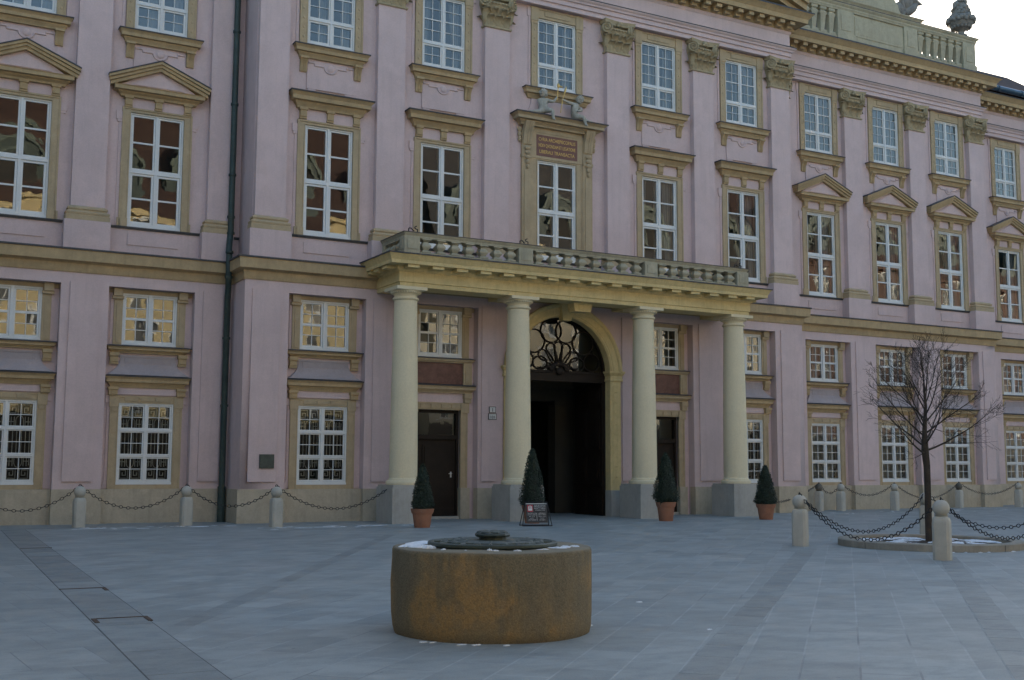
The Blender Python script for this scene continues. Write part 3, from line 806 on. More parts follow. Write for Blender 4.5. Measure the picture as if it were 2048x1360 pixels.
# ---- giant pilasters: shaft, moulded base on a pedestal, composite capital
def capital_mesh():
    mb = MB()
    mb.sweep([(-.46,0),(-.46,-.21),(.46,-.21),(.46,0)], [(-.02,16.20),(.05,16.20),(.065,16.23),(.05,16.265),(-.02,16.27)], cap=False)
    # bell
    prof = []
    for i in range(7):
        t = i/6; prof.append((.01+.13*t**2.2, 16.27+.72*t))
    prof.append((-.05, 17.0))
    mb.sweep([(-.45,0),(-.45,-.20),(.45,-.20),(.45,0)], prof, cap=False)
    mb.box(-.44, .44, -.215, 0, 16.95, 17.30)
    # two rows of acanthus leaves curling outwards
    def leaf(x, y, nx, ny, z0, h, w):
        tx, ty = -ny, nx; vs = []; n = 6
        for i in range(n+1):
            t = i/n; out = .02+.07*t+.20*max(0, t-.58)**1.3*3.0; z = z0+h*(t if t < .85 else .85+.02*math.sin((t-.85)*10)-(t-.85)*.9)
            ww = w*(.75+.45*math.sin(t*PI*.8))*(1 if t < .8 else 1-(t-.8)*2.2)
            for s in (-1, -.45, 0, .45, 1):
                o = out-.028*(abs(s)==1)+.018*(s == 0); vs.append((x+tx*s*ww+nx*o, y+ty*s*ww+ny*o, z))
        fs = [(i*5+j, i*5+j+1, i*5+j+6, i*5+j+5) for i in range(n) for j in range(4)]
        mb.add(vs, fs)
    for x in (-.31,0,.31):
        leaf(x, -.20, 0, -1, 16.28, .38, .125); mb.ball((x, -.345, 16.60), (.085,.05,.035), 10, 6)
    for x in (-.45,-.155,.155,.45):
        leaf(x, -.215, 0, -1, 16.42, .50, .115); mb.ball((x, -.385, 16.865), (.08,.05,.035), 10, 6)
    for s in (-1, 1): leaf(s*.45, -.10, s, 0, 16.28, .36, .09); leaf(s*.46, -.17, s*.8, -.6, 16.4, .50, .09)
    # egg moulding and abacus
    mb.sweep([(-.46,0),(-.46,-.22),(.46,-.22),(.46,0)], [(-.02,16.98),(.10,16.98),(.14,17.03),(.12,17.08),(-.02,17.09)], cap=False)
    for i in range(7): mb.ball((-.36+i*.12, -.36, 17.035), (.045,.03,.045), 8, 6)
    mb.sweep([(-.60,0),(-.60,-.36),(-.2,-.27),(.2,-.27),(.60,-.36),(.60,0)], [(-.02,17.24),(.01,17.24),(.03,17.29),(.03,17.32),(.05,17.372),(-.02,17.372)], cap=False)
    mb.ball((0,-.36,17.25), (.10,.07,.10), 10, 6); mb.ball((-.07,-.36,17.19), (.06,.05,.05), 8, 5); mb.ball((.07,-.36,17.19), (.06,.05,.05), 8, 5)
    # corner volutes, front and flank
    def volute(c, ax, sgn):
        pts = []; rad = []
        for i in range(46):
            a = i/45*PI*4.6; r = .185*(1-a/(PI*4.6))**.8+.018
            u = math.cos(PI/2+sgn*-a)*r; z = math.sin(PI/2+sgn*-a)*r
            bulge = .05*(1-r/.2)
            pts.append((c[0]+ax[0]*u+ax[1]*bulge, c[1]+ax[1]*u*-1*0-ax[0]*0+ax[2]*u-bulge*ax[3], c[2]+z)); rad.append(.030-.014*i/45)
        mb.tube(pts, rad, 6)
    for s in (-1, 1):
        cxx, cyy, cz = s*.53, -.33, 17.06
        # disc
        k0 = len(mb.v); mb.lathe([(0,-.09),(.19,-.09),(.205,-.04),(.19,.015),(0,.03)], 22)
        ang = s*.62
        for i in range(k0, len(mb.v)):
            x, y, z = mb.v[i]; px, py, pz = x, -z, y           # face -y
            mb.v[i] = (cxx+px*math.cos(ang)-py*math.sin(ang)*1.0, cyy+px*math.sin(ang)*1.0+py*math.cos(ang), cz+pz)
        pts = []; rad = []
        for i in range(50):
            a = i/49*PI*4.4; r = .195*(1-i/52)**.9+.012
            px, pz, py = s*-1*math.cos(a+PI*.5)*r*-1, math.sin(a+PI*.5)*r, -.03-.035*i/49
            pts.append((cxx+px*math.cos(ang)-py*math.sin(ang), cyy+px*math.sin(ang)+py*math.cos(ang), cz+pz)); rad.append(.034-.014*i/49)
        mb.tube(pts, rad, 6)
        mb.tube([(s*.14,-.30,17.20),(s*.28,-.31,17.215),(s*.42,-.335,17.225),(s*.52,-.345,17.23)], [.035,.04,.04,.03], 8)
        # flank volute
        k0 = len(mb.v); mb.lathe([(0,-.04),(.16,-.04),(.17,-.01),(0,.03)], 18)
        for i in range(k0, len(mb.v)):
            x, y, z = mb.v[i]; mb.v[i] = (s*(.60+z), -.12+x*.8, cz+y)
        for x_, z_ in ((.30,16.80),(.10,16.83)):
            mb.tube([(s*x_,-.30,z_-.06),(s*(x_+.05),-.36,z_),(s*(x_+.09),-.37,z_+.04)], [.03,.035,.02], 6)
    return mb.mesh('capital', ['capital'], angle=50)
CAP = capital_mesh()
mb = MB(); mb.box(-.465, .465, -.22, .02, 8.96, 16.21); SHAFT = mb.mesh('pilaster', ['pink'], smooth=False)
mb = MB(); mb.sweep([(-.465,.03),(-.465,-.22),(.465,-.22),(.465,.03)],
    [(-.03,8.56),(.135,8.56),(.14,8.70),(.11,8.715),(.13,8.745),(.135,8.785),(.10,8.82),(.06,8.835),(.06,8.86),(.085,8.885),(.08,8.93),(.04,8.955),(.01,8.985),(-.03,9.0)], cap=False)
BASE = mb.mesh('pilaster_base', ['trim'])
mb = MB(); mb.box(-.63, .63, -.36, .02, 7.70, 8.558); PED = mb.mesh('pedestal', ['pink'], smooth=False)
PIL = [('L',x) for x in (-22.72,-18.72,-14.94)]+[('C',x) for x in (-10.02,-6.22,-2.42,2.42,6.22,9.95)]+[('R',x) for x in (15.17,18.95,22.75)]
for sec, x in PIL:
    p = link('pilaster', SHAFT, palace, (x, Y0[sec]+WALLY, 0))
    link('pilaster_base', BASE, p); link('pedestal', PED, p); link('capital', CAP, p)
# the half pilasters in the two re-entrant corners
mb = MB(); mb.box(-.42, .37, -.22, .02, 8.96, 16.21); SH2 = mb.mesh('pilaster', ['pink'], smooth=False)
mb = MB(); mb.box(-.58, .37, -.36, .02, 7.70, 8.558); PED2 = mb.mesh('pedestal', ['pink'], smooth=False)
for sec, x, s in (('L',-11.12,1),('R',11.12,-1)):
    p = link('pilaster', SH2, palace, (x, WALLY, 0)); p.scale = (s,1,1)
    bb = MB(); bb.sweep([(-.42,.03),(-.42,-.22),(.37,-.22)], [(-.03,8.56),(.135,8.56),(.14,8.70),(.11,8.715),(.13,8.745),(.135,8.785),(.10,8.82),(.06,8.835),(.06,8.86),(.085,8.885),(.08,8.93),(.04,8.955),(.01,8.985),(-.03,9.0)], cap=False)
    bb.build('pilaster_base', ['trim'], p); link('pedestal', PED2, p); link('capital', CAP, p)

# ---- porch: four Tuscan columns carrying the balcony
COLX = (-6.25, -2.40, 2.40, 6.25); CYY = -3.10
cm = MB()
prof = [(.415,1.30)]
for i in range(13):
    t = i/12; prof.append((.415-.072*t**1.6, 1.32+5.22*t))
prof += [(.375,6.56),(.395,6.58),(.395,6.615),(.37,6.63),(.345,6.64),(.345,6.70)]
cm.lathe(prof, 40)
SH = cm.mesh('column', ['cream'])
cb = MB(); cb.lathe([(.0,1.10),(.50,1.10),(.515,1.13),(.515,1.19),(.495,1.225),(.45,1.235),(.45,1.265),(.425,1.285),(.415,1.315)], 40)
CB = cb.mesh('column_base', ['cream'])
cc = MB(); cc.lathe([(.34,6.69),(.35,6.71),(.37,6.72),(.37,6.735),(.42,6.76),(.46,6.80),(.47,6.835),(.3,6.836)], 40)
cc.box(-.485, .485, -.485, .485, 6.836, 6.93)
for i in range(36):
    a = 2*PI*i/36; cc.ball((.435*math.cos(a), .435*math.sin(a), 6.785), (.028,.028,.03), 6, 5)
CC = cc.mesh('column_capital', ['cream'])
cp = MB(); cp.box(-.585, .585, -.60, .60, -.03, 1.04); cp.box(-.56, .56, -.575, .575, 1.04, 1.105)
CP = cp.mesh('column_plinth', ['granite'], smooth=False)
for x in COLX:
    c = link('column', SH, palace, (x, CYY, 0))
    link('column_base', CB, c); link('column_capital', CC, c); link('column_plinth', CP, c)
pe = MB()
pth = [(-6.62,-1.74),(-6.62,-3.5),(6.62,-3.5),(6.62,-1.74)]
pe.sweep(pth, [(-.78,6.93),(0,6.93),(0,7.05),(.035,7.065),(.035,7.36),(.06,7.38),(.09,7.42),(.10,7.455),(.10,7.535),(.44,7.55),(.44,7.53),(.465,7.53),(.47,7.63),(.49,7.65),(.52,7.72),(.56,7.78),(.57,7.80)], cap=False)
pe.box(-6.0, 6.0, -2.75, -1.74, 7.10, 7.2)
for x0, x1 in ((-5.84,5.84),): pe.quad((x0,-2.72,6.93),(x1,-2.72,6.93),(x1,-2.72,7.12),(x0,-2.72,7.12))
for s in (-1, 1): pe.quad((s*5.84,-2.72,6.93),(s*5.84,-1.74,6.93),(s*5.84,-1.74,7.12),(s*5.84,-2.72,7.12))
for x in (-2.4, 2.4):     # cross beams from the inner columns to the wall
    pe.box(x-.36, x+.36, -2.73, -1.74, 6.95, 7.15)
for i in range(17):
    x = -6.36+i*.795; pe.box(x-.185, x+.185, -3.92, -3.52, 7.44, 7.528)
for s in (-1, 1):
    for j in range(3): y = -3.25+j*.62; pe.box(s*6.63, s*7.03, y-.18, y+.18, 7.44, 7.528)
porch = pe.build('porch_entablature', ['ochrepaint'], palace)
ld = MB(); ld.sweep(pth, [(.50,7.801),(.60,7.801),(.60,7.835),(-.4,7.87)], cap=False); ld.box(-6.3, 6.3, -3.2, -1.74, 7.84, 7.866)
ld.build('lead_cover', ['lead'], palace)
bal = MB()
bal.sweep([(-6.52,-1.74),(-6.52,-3.58),(6.52,-3.58),(6.52,-1.74)], [(-.30,7.86),(.0,7.86),(.0,7.96),(-.04,7.985),(-.26,7.985),(-.30,7.96)], cap=False)
bal.sweep([(-6.52,-1.74),(-6.52,-3.58),(6.52,-3.58),(6.52,-1.74)], [(-.30,8.40),(-.03,8.40),(-.015,8.43),(-.015,8.46),(.02,8.50),(.035,8.545),(-.32,8.545)], cap=False)
bal.sweep([(-6.52,-1.74),(-6.52,-3.58),(6.52,-3.58),(6.52,-1.74)], [(-.33,8.546),(.05,8.546),(.05,8.565),(-.15,8.59),(-.35,8.565)], mat=1, cap=False)
for x in (-6.29, -2.41, 2.38, 6.29):
    bal.box(x-.25, x+.25, -3.61, -3.24, 7.862, 8.43); bal.box(x-.16, x+.16, -3.625, -3.60, 8.05, 8.33)
for s in (-1, 1):
    bal.box(s*6.56, s*6.535, -3.5, -3.32, 8.05, 8.33); bal.box(s*6.50, s*6.22, -1.98, -1.70, 7.862, 8.41)
balustrade = bal.build('balustrade', ['parapet','lead'], palace)
def baluster_mesh(h, r, n=4, z0=0):
    mb = MB(); q = .7071
    k = [(0,.0),(1.30,.0),(1.30,.12),(.85,.16),(.70,.20),(.80,.26),(1.25,.42),(1.30,.50),(1.05,.62),(.72,.74),(.66,.80),(.95,.83),(.95,.87),(.80,.89),(1.30,.91),(1.30,1.0),(0,1.0)]
    mb.lathe([(a*r*(1.25 if n == 4 else 1), z0+b*h) for a, b in k], n, a0=PI/4); return mb.mesh('baluster', ['parapet'], angle=40)
BAL = baluster_mesh(.418, .128)
for x0, x1 in ((-6.04,-2.66),(-2.16,2.13),(2.63,6.04)):
    k = 7 if x1-x0 < 4 else 8
    for i in range(k): link('baluster', BAL, balustrade, (x0+(x1-x0)*(i+.5)/k, -3.43, 7.984))
for s in (-1, 1):
    for i in range(3): link('baluster', BAL, balustrade, (s*6.37, -2.98+i*.38, 7.984))

# ---- gateway arch under the porch
AY = -1.73
GX, GZ, RI, RO, GY = .10, 4.80, 1.84, 2.27, -1.48
am = MB(); prof = [(RI,GY),(RI,AY-.05),(RI+.05,AY-.10),(RI+.09,AY-.10),(RI+.11,AY-.12),(RI+.30,AY-.12),(RI+.32,AY-.15),(RI+.36,AY-.18),(RO,AY-.18),(RO,AY+.02)]
n = 40; k = len(prof); vs = []
for i in range(n+1):
    a = PI*i/n
    for r, y in prof: vs.append((GX+r*math.cos(a), y, GZ+r*math.sin(a)))
am.add(vs, [(i*k+j, i*k+j+1, (i+1)*k+j+1, (i+1)*k+j) for i in range(n) for j in range(k-1)])
for s in (-1, 1):
    pts = [(GX+s*r, y) for r, y in [(RI,GY),(RI,AY-.05),(RI+.04,AY-.08),(RO-.05,AY-.08),(RO-.02,AY-.05),(RO,AY-.05),(RO,AY+.02)]]
    kk = len(pts); am.add([(x,y,.87) for x,y in pts]+[(x,y,4.56) for x,y in pts], [(j, j+1, kk+j+1, kk+j) for j in range(kk-1)])
    am.box(GX+s*(RI+.09), GX+s*(RO-.09), AY-.095, AY-.07, 1.05, 4.40)
    for i in range(9): am.lathe([(0,0),(.05,0),(.03,.02),(0,.02)], 10, (GX+s*(RI+RO)/2, AY-.10, 1.3+i*.36))
    a, b = (GX+RI, GX+RO+.02) if s > 0 else (GX-RO-.02, GX-RI)
    am.sweep([(a,GY),(a,AY-.09),(b,AY-.09),(b,AY+.02)] if s > 0 else [(a,AY+.02),(a,AY-.09),(b,AY-.09),(b,GY)],
             [(-.02,4.56),(.03,4.56),(.03,4.62),(.01,4.64),(.01,4.74),(.04,4.77),(.07,4.82),(.09,4.84),(.09,4.90),(-.02,4.905)], cap=False)
arch = am.build('gate_arch', ['ochrepaint'], palace)
kb = MB(); kb.add([(GX-.16,AY-.26,6.50),(GX+.16,AY-.26,6.50),(GX+.23,AY-.26,7.05),(GX-.23,AY-.26,7.05),(GX-.16,AY,6.50),(GX+.16,AY,6.50),(GX+.23,AY,7.05),(GX-.23,AY,7.05)],
    [(0,1,2,3),(4,7,6,5),(0,4,5,1),(1,5,6,2),(2,6,7,3),(3,7,4,0)])
kb.add([(-.30,-3.12,6.66),(.30,-3.12,6.66),(.38,-3.12,7.02),(-.38,-3.12,7.02),(-.30,-2.74,6.66),(.30,-2.74,6.66),(.38,-2.74,7.02),(-.38,-2.74,7.02)],
    [(0,1,2,3),(4,7,6,5),(0,4,5,1),(1,5,6,2),(2,6,7,3),(3,7,4,0)])
kb.box(-.16, .16, -3.14, -3.10, 6.72, 6.96); kb.box(-.40,.40,-3.16,-2.73,7.02,7.10)
kb.build('keystone', ['ochrepaint'], arch)
jb = MB()
for s in (-1, 1): jb.box(GX+s*(RI-.015), GX+s*(RO+.04), AY-.12, GY, -.03, .87)
jb.build('gate_jamb_base', ['granite'], arch)
# fanlight: a rosette of iron rings over a carved transom
fl = MB(); FY = GY+.04; FZ = GZ+.06
def fc(r, a): return (GX+r*math.cos(a), FY, FZ+r*math.sin(a))
def fring(cx, cz, rx, rz, th):
    fl.tube([(GX+cx+rx*math.cos(2*PI*i/26), FY, FZ+cz+rz*math.sin(2*PI*i/26)) for i in range(26)], th, 6, closed=True)
fl.tube([fc(1.79, PI*i/44) for i in range(45)], .045, 6)
for a, r in ((12,.34),(44,.44),(77,.44),(103,.44),(136,.44),(168,.34)):
    t = math.radians(a); fring(1.32*math.cos(t), 1.32*math.sin(t)+.05, r*.92, r*.88, .024)
for a in (40, 68, 90, 112, 140):
    t = math.radians(a); d = .20; rr = .175
    pts = [fc(.16, t)]+[fc(.16+.60*q, t+d*q**.7) for q in (.3,.6,.85)]+[(GX+.80*math.cos(t)+rr*math.cos(t+PI/2-PI*i/8), FY, FZ+.80*math.sin(t)+rr*math.sin(t+PI/2-PI*i/8)) for i in range(9)]+[fc(.16+.60*q, t-d*q**.7) for q in (.85,.6,.3)]
    fl.tube(pts, .021, 6, closed=True)
for s in (-1, 1): fring(s*.72, .24, .28, .22, .026)
fl.box(GX-RI, GX+RI, FY-.02, FY+.16, GZ-.24, GZ+.02); fl.box(GX-RI, GX+RI, FY-.06, FY+.16, GZ-.02, GZ+.06); fl.box(GX-RI, GX+RI, FY-.04, FY+.16, GZ-.30, GZ-.22)
for i in range(9):
    a = PI*i/8; fl.ball((GX+.30*math.cos(a), FY-.05, GZ+.10+.18*math.sin(a)), (.12,.06,.09), 10, 6)
fl.ball((GX, FY-.08, GZ+.04), (.16,.07,.14), 12, 8)
for s in (-1, 1): fl.tube([(GX+s*.2,FY-.05,GZ+.11),(GX+s*.45,FY-.05,GZ+.18),(GX+s*.62,FY-.05,GZ+.11),(GX+s*.75,FY-.05,GZ+.16)], [.05,.045,.035,.02], 6)
fan = fl.build('fanlight', ['wood'], palace)
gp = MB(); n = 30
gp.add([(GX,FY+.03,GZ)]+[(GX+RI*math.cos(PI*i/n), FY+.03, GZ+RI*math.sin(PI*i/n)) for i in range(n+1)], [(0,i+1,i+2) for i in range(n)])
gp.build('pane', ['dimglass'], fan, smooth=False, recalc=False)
# gate leaves folded back into the passage
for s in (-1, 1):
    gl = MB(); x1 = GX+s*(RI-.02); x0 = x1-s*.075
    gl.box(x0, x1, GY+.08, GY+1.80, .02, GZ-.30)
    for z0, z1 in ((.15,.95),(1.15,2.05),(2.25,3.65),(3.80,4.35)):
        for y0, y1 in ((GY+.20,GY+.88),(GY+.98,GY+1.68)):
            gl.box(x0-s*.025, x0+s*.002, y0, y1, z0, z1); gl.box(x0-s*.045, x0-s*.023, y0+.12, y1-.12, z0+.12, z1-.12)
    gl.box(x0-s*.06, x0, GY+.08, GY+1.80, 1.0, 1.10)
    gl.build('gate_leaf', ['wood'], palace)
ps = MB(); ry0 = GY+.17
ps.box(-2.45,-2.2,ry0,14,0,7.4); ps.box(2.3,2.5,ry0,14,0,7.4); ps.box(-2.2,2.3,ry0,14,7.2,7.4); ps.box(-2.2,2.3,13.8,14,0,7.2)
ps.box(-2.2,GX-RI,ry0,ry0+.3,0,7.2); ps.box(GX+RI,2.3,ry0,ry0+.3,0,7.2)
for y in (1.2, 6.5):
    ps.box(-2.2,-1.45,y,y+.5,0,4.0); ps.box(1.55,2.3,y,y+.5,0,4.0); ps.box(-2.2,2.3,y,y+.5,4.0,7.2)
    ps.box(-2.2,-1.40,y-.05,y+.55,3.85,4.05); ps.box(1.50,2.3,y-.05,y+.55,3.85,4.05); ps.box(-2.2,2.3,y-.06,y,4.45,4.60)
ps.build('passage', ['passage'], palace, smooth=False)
# ---- the two side doors in the porch
for x in (-4.32, 4.32):
    y = Y0['C']+.12
    d = MB()
    d.box(x-.75, x-.66, y-.06, y+.10, .08, 3.43); d.box(x+.66, x+.75, y-.06, y+.10, .08, 3.43); d.box(x-.66, x+.66, y-.06, y+.10, 3.33, 3.43)
    d.box(x-.66, x+.66, y-.09, y+.10, 2.50, 2.64); d.box(x-.66, x+.66, y, y+.06, .08, 2.50)
    d.box(x-.66, x+.66, y-.02, y+.05, .08, .34)
    for (a, b, o) in ((.50,1.9,.0),):
        for (i0, th) in ((0,.03),(.07,.055),(.16,.035)):
            d.box(x-.50+i0, x+.50-i0, y-th, y+.01, .50+i0, 2.36-i0)
    door = d.build('door', ['wood'], palace)
    g = MB(); g.quad((x-.66,y+.02,2.64),(x+.66,y+.02,2.64),(x+.66,y+.02,3.33),(x-.66,y+.02,3.33)); g.build('pane', ['glass'], door, smooth=False, recalc=False)
    h = MB(); h.tube([(x+.50,y-.02,1.42),(x+.50,y-.09,1.42),(x+.40,y-.10,1.42)], .014, 8); h.box(x+.475,x+.525,y-.035,y,1.30,1.48); h.build('door_handle', ['number'], door)
    b = MB(); b.box(x-.85, x+.85, y-.16, y+.3, -.02, .085); b.build('threshold', ['granite'], door, smooth=False)
    s = MB(); yy = Y0['C']-.02
    frame_boxes(s, .75, .97, 3.43, .24, .23, yy, .06)
    for q in (-1, 1):
        s.box(x*0+q*.75, q*1.03, yy-.10, yy, 3.34, 3.66)
        s.box(q*.84-.0, q*1.10, yy-.17, yy, 3.80, 3.96); s.box(q*.86, q*1.08, yy-.14, yy, 3.66, 3.799)
        s.box(q*.82, q*1.12, yy-.10, yy, 4.20, 4.93); s.box(q*.88, q*1.06, yy-.125, yy-.099, 4.30, 4.80)
    for i in range(4): s.box(-.66+i*.36, -.36+i*.36, yy-.085, yy, 3.48, 3.60)
    s.sweep([(-1.10,yy+.02),(-1.10,yy-.05),(1.10,yy-.05),(1.10,yy+.02)], hood_prof(3.96,4.20,.17), mats=HM, cap=False)
    s.sweep([(-1.12,yy+.02),(-1.12,yy-.08),(1.12,yy-.08),(1.12,yy+.02)], hood_prof(4.93,5.05,.09), mats=HM, cap=False)
    s.build('door_surround', ['trim','lead'], door, (x,0,0))
    r = MB(); r.box(-.82, .82, yy-.03, yy+.01, 4.22, 4.92); r.build('marble_panel', ['marble'], door, (x,0,0), smooth=False)
    g2 = MB()
    for q in (-1, 1): g2.box(q*.735, q*1.06, yy-.13, yy+.12, -.02, .966)
    g2.build('jamb_base', ['base'], door, (x,0,0), smooth=False)

# ---- state window over the porch: tall stone frame, inscription, hood with shell sill
sy = Y0['C']+WALLY
ms = MB()
frame_boxes(ms, HW, 8.56, PZ[1], .24, .10, sy, .05)
for s in (-1, 1):
    ms.box(s*1.02, s*1.40, sy-.10, sy+.02, 8.56, 12.95); ms.box(s*1.10, s*1.32, sy-.13, sy-.099, 8.8, 11.6)
    console(ms, s*1.21, 12.45, 13.2, sy-.10, .04, .26, .17); 
    for i in range(5): ms.ball((s*1.21, sy-.15, 12.32-i*.16), (.13-.018*i,.06,.085), 10, 6)
    ms.box(s*1.02, s*1.42, sy-.13, sy, 12.0, 12.10)
    for i in range(3): ms.ball((s*1.48, sy-.06, 12.95-i*.17), (.09-.015*i,.07,.10), 8, 6)
ms.box(-1.02, 1.02, sy-.07, sy+.02, 12.09, 13.2)
ms.sweep([(-.84,sy-.06),(.84,sy-.06),(.84,sy-.06001)], [(0,12.93),(.03,12.93),(.03,12.97),(0,12.97)], cap=False)
ms.sweep([(-1.45,sy+.02),(-1.45,sy-.14),(1.45,sy-.14),(1.45,sy+.02)], hood_prof(13.10,13.46,.36), mats=HM, cap=False)
state = ms.build('state_window_surround', ['trim','lead'], palace)
pl = MB(); pl.box(-.83, .80, sy-.078, sy-.05, 12.13, 12.86); plq = pl.build('inscription_panel', ['redplaque'], state, smooth=False)
for j, t in enumerate(('CVRIA ARCHIEPISCOPALIS', 'NEXV QVONDAM ET LEGATIONE', 'LIBERALI TRANSACTA')):
    link('lettering', text_mesh(t, .17, .01, 'gold', .003, width=1.46 if j < 2 else 1.40), state, (-.015, sy-.082, 12.66-j*.215))
fp = MB(); n = 9; rows = []
for i in range(n+1):
    t = i/n; rows.append((1.28-.26*math.sin(t*PI/2)**.8+.0, 13.47+.62*t))
fp.prism([(-w, z) for w, z in rows]+[(w, z) for w, z in reversed(rows)], sy-.06, sy+.01)
fp.build('hood_back', ['pink'], state)
sl = MB(); sl.sweep([(-1.15,sy+.02),(-1.15,sy-.05),(1.15,sy-.05),(1.15,sy+.02)], hood_prof(14.10,14.45,.20), mats=HM, cap=False)
sl.build('sill', ['stone','lead'], state)

# ---- central gable, parapets, roofs
gb = MB(); cyf = Y0['C']-.06; hx = 11.15
sl_ = .36
for (d, t0, t1, m) in ((.60,.0,.20,0),(.80,.20,.44,0),(.93,.44,.58,0),(.97,.58,.64,1)):
    for s in (-1, 1):
        gb.prism([(s*(hx-.25), 19.12+t0), (0, 19.12+t0+sl_*(hx-.25)), (0, 19.12+t1+sl_*(hx-.25)), (s*(hx-.25), 19.12+t1)], cyf-d, cyf+.4, m)
gable = gb.build('gable', ['stone','lead'], palace)
tp = MB(); tp.prism([(-10.2,19.24),(10.2,19.24),(0,19.24+10.2*sl_)], cyf-.22, cyf+.3)
r_ = random.Random(3)
for i in range(40):
    x = r_.uniform(2.0, 9.3); z = 19.35+r_.random()*max(.05,(10.0-x)*sl_-.45)
    tp.ball((x, cyf-.24, z), (r_.uniform(.12,.3), .16, r_.uniform(.1,.22)), 8, 6)
tp.build('gable_relief', ['statue'], gable)
def parapet(sgn):
    p = MB(); y = -.42; X = lambda x: sgn*x
    def bx(a, b, *r, **k): p.box(X(a), X(b), *r, **k)
    bx(10.6, 22.75, y, y+.34, 19.21, 19.60); bx(10.6, 22.75, y-.05, y+.38, 19.212, 19.32)
    for a, b in ((14.30,15.22),(18.20,19.02),(21.92,22.72)):
        bx(a, b, y-.05, y+.40, 19.6, 20.72); bx(a-.04, b+.04, y-.09, y+.44, 19.321, 19.72); bx(a+.18, b-.18, y-.068, y-.049, 19.85, 20.55)
    bx(15.22, 18.20, y+.02, y+.3, 19.6, 20.72); bx(15.32, 18.10, y, y+.021, 19.74, 20.58); bx(15.5, 17.92, y-.006, y+.002, 19.85, 20.48)
    pr = [(-.3,20.70),(.02,20.70),(.03,20.76),(.06,20.80),(.06,20.86),(.12,20.92),(.15,20.97),(.15,21.0),(-.3,21.04)]
    a, b = (10.7, 22.72) if sgn > 0 else (-22.72, -10.7)
    p.sweep([(a,y-.02),(b,y-.02),(b,y+.38)] if sgn > 0 else [(a,y+.38),(a,y-.02),(b,y-.02)], pr, mats=[0]*6+[1]*2, cap=False)
    bx(10.7, 22.72, y+.1, y+.36, 20.70, 20.98)
    # centre block carrying the concave attic
    pr2 = [(-.3,21.03),(.10,21.03),(.12,21.08),(.18,21.13),(.18,21.17),(-.3,21.2)]
    a, b = (14.25, 19.12) if sgn > 0 else (-19.12, -14.25)
    p.sweep([(a,y+.30),(a,y-.03),(b,y-.03),(b,y+.30)], pr2, mats=[0]*4+[1], cap=False)
    n = 12; cr = [(18.85-1.5*(1-(1-t/n)**1.0)*1.0, 21.18+1.25*(t/n)**2.2) for t in range(n+1)]
    cl = [(2*16.66-x, z) for x, z in cr]
    poly = [(sgn*x, z) for x, z in cr]+[(sgn*x, z) for x, z in reversed(cl)]
    p.prism(poly, y+.0, y+.32, 0)
    o = p.build('parapet', ['parapet','lead'], palace)
    for a, b, k in ((10.9,14.26,7),(19.04,21.92,6)):
        for i in range(k): link('baluster', BAL2, o, (X(a+(b-a)*(i+.5)/k), y+.16, 19.598))
    return o
def herm_mesh(h, r):
    mb = MB(); k = [(0,0),(1.25,0),(1.25,.09),(.80,.11),(.70,.14),(.76,.20),(1.10,.70),(1.22,.74),(1.26,.80),(1.05,.83),(.85,.86),(1.25,.90),(1.25,1.0),(0,1.0)]
    mb.lathe([(a*r*1.3, b*h) for a, b in k], 4, a0=PI/4)
    for s in (-1, 1): mb.tube([(s*r*1.02, -r*1.05, h*.74),(s*r*1.02, -r*.4, h*.74)], r*.30, 8)
    return mb.mesh('baluster', ['parapet'], angle=40)
BAL2 = herm_mesh(1.105, .150)
parapet(1); parapet(-1)
rf = MB()
for s in (-1, 1):
    # wing roofs, hipped towards the ends
    X = lambda x: s*x
    rf.quad((X(9.0),.5,19.35),(X(23.9),.5,19.35),(X(21.2),3.4,22.1),(X(9.0),3.4,22.1))
    rf.quad((X(23.9),.5,19.35),(X(23.9),13.8,19.35),(X(21.2),10.6,22.1),(X(21.2),3.4,22.1))
    rf.quad((X(9.0),3.4,22.1),(X(21.2),3.4,22.1),(X(21.2),10.6,22.1),(X(9.0),10.6,22.1))
    rf.quad((X(23.0),.85,19.46),(X(32.3),.85,19.46),(X(29.4),3.0,21.38),(X(23.0),3.0,21.38))
    rf.quad((X(32.3),.85,19.46),(X(32.3),13.8,19.46),(X(29.4),10.6,21.38),(X(29.4),3.0,21.38))
    rf.quad((X(23.0),3.0,21.38),(X(29.4),3.0,21.38),(X(29.4),10.6,21.38),(X(23.0),10.6,21.38))
    rf.quad((X(32.3),.85,19.44),(X(34.5),.85,19.44),(X(34.5),13.8,19.44),(X(32.3),13.8,19.44))
    rf.quad((0,cyf+.4,19.7+sl_*hx-.1),(s*hx,cyf+.4,19.65),(s*hx,9,19.65),(0,9,19.7+sl_*hx-.1))
rf.quad((-34,13.9,19.3),(34,13.9,19.3),(20,8,22.4),(-20,8,22.4))
for x in (-34.4, 34.4): rf.quad((x,1.5,0),(x,14,0),(x,14,19.4),(x,1.5,19.4))
rf.quad((-34.4,14,0),(34.4,14,0),(34.4,14,19.4),(-34.4,14,19.4))
rf.build('roof', ['tiles'], palace, smooth=False)
gt = MB()
for s in (-1, 1):
    pts = [(s*(24.55 if s > 0 else 24.55), .42, 19.40), (s*34.6, .42, 19.40)]
    gt.tube(pts, .13, 12)
    for i in range(6): x = s*(25.3+i*1.6); gt.tube([(x-.03,.42,19.40),(x+.03,.42,19.40)], .15, 12)
gt.build('gutter', ['zinc'], palace)

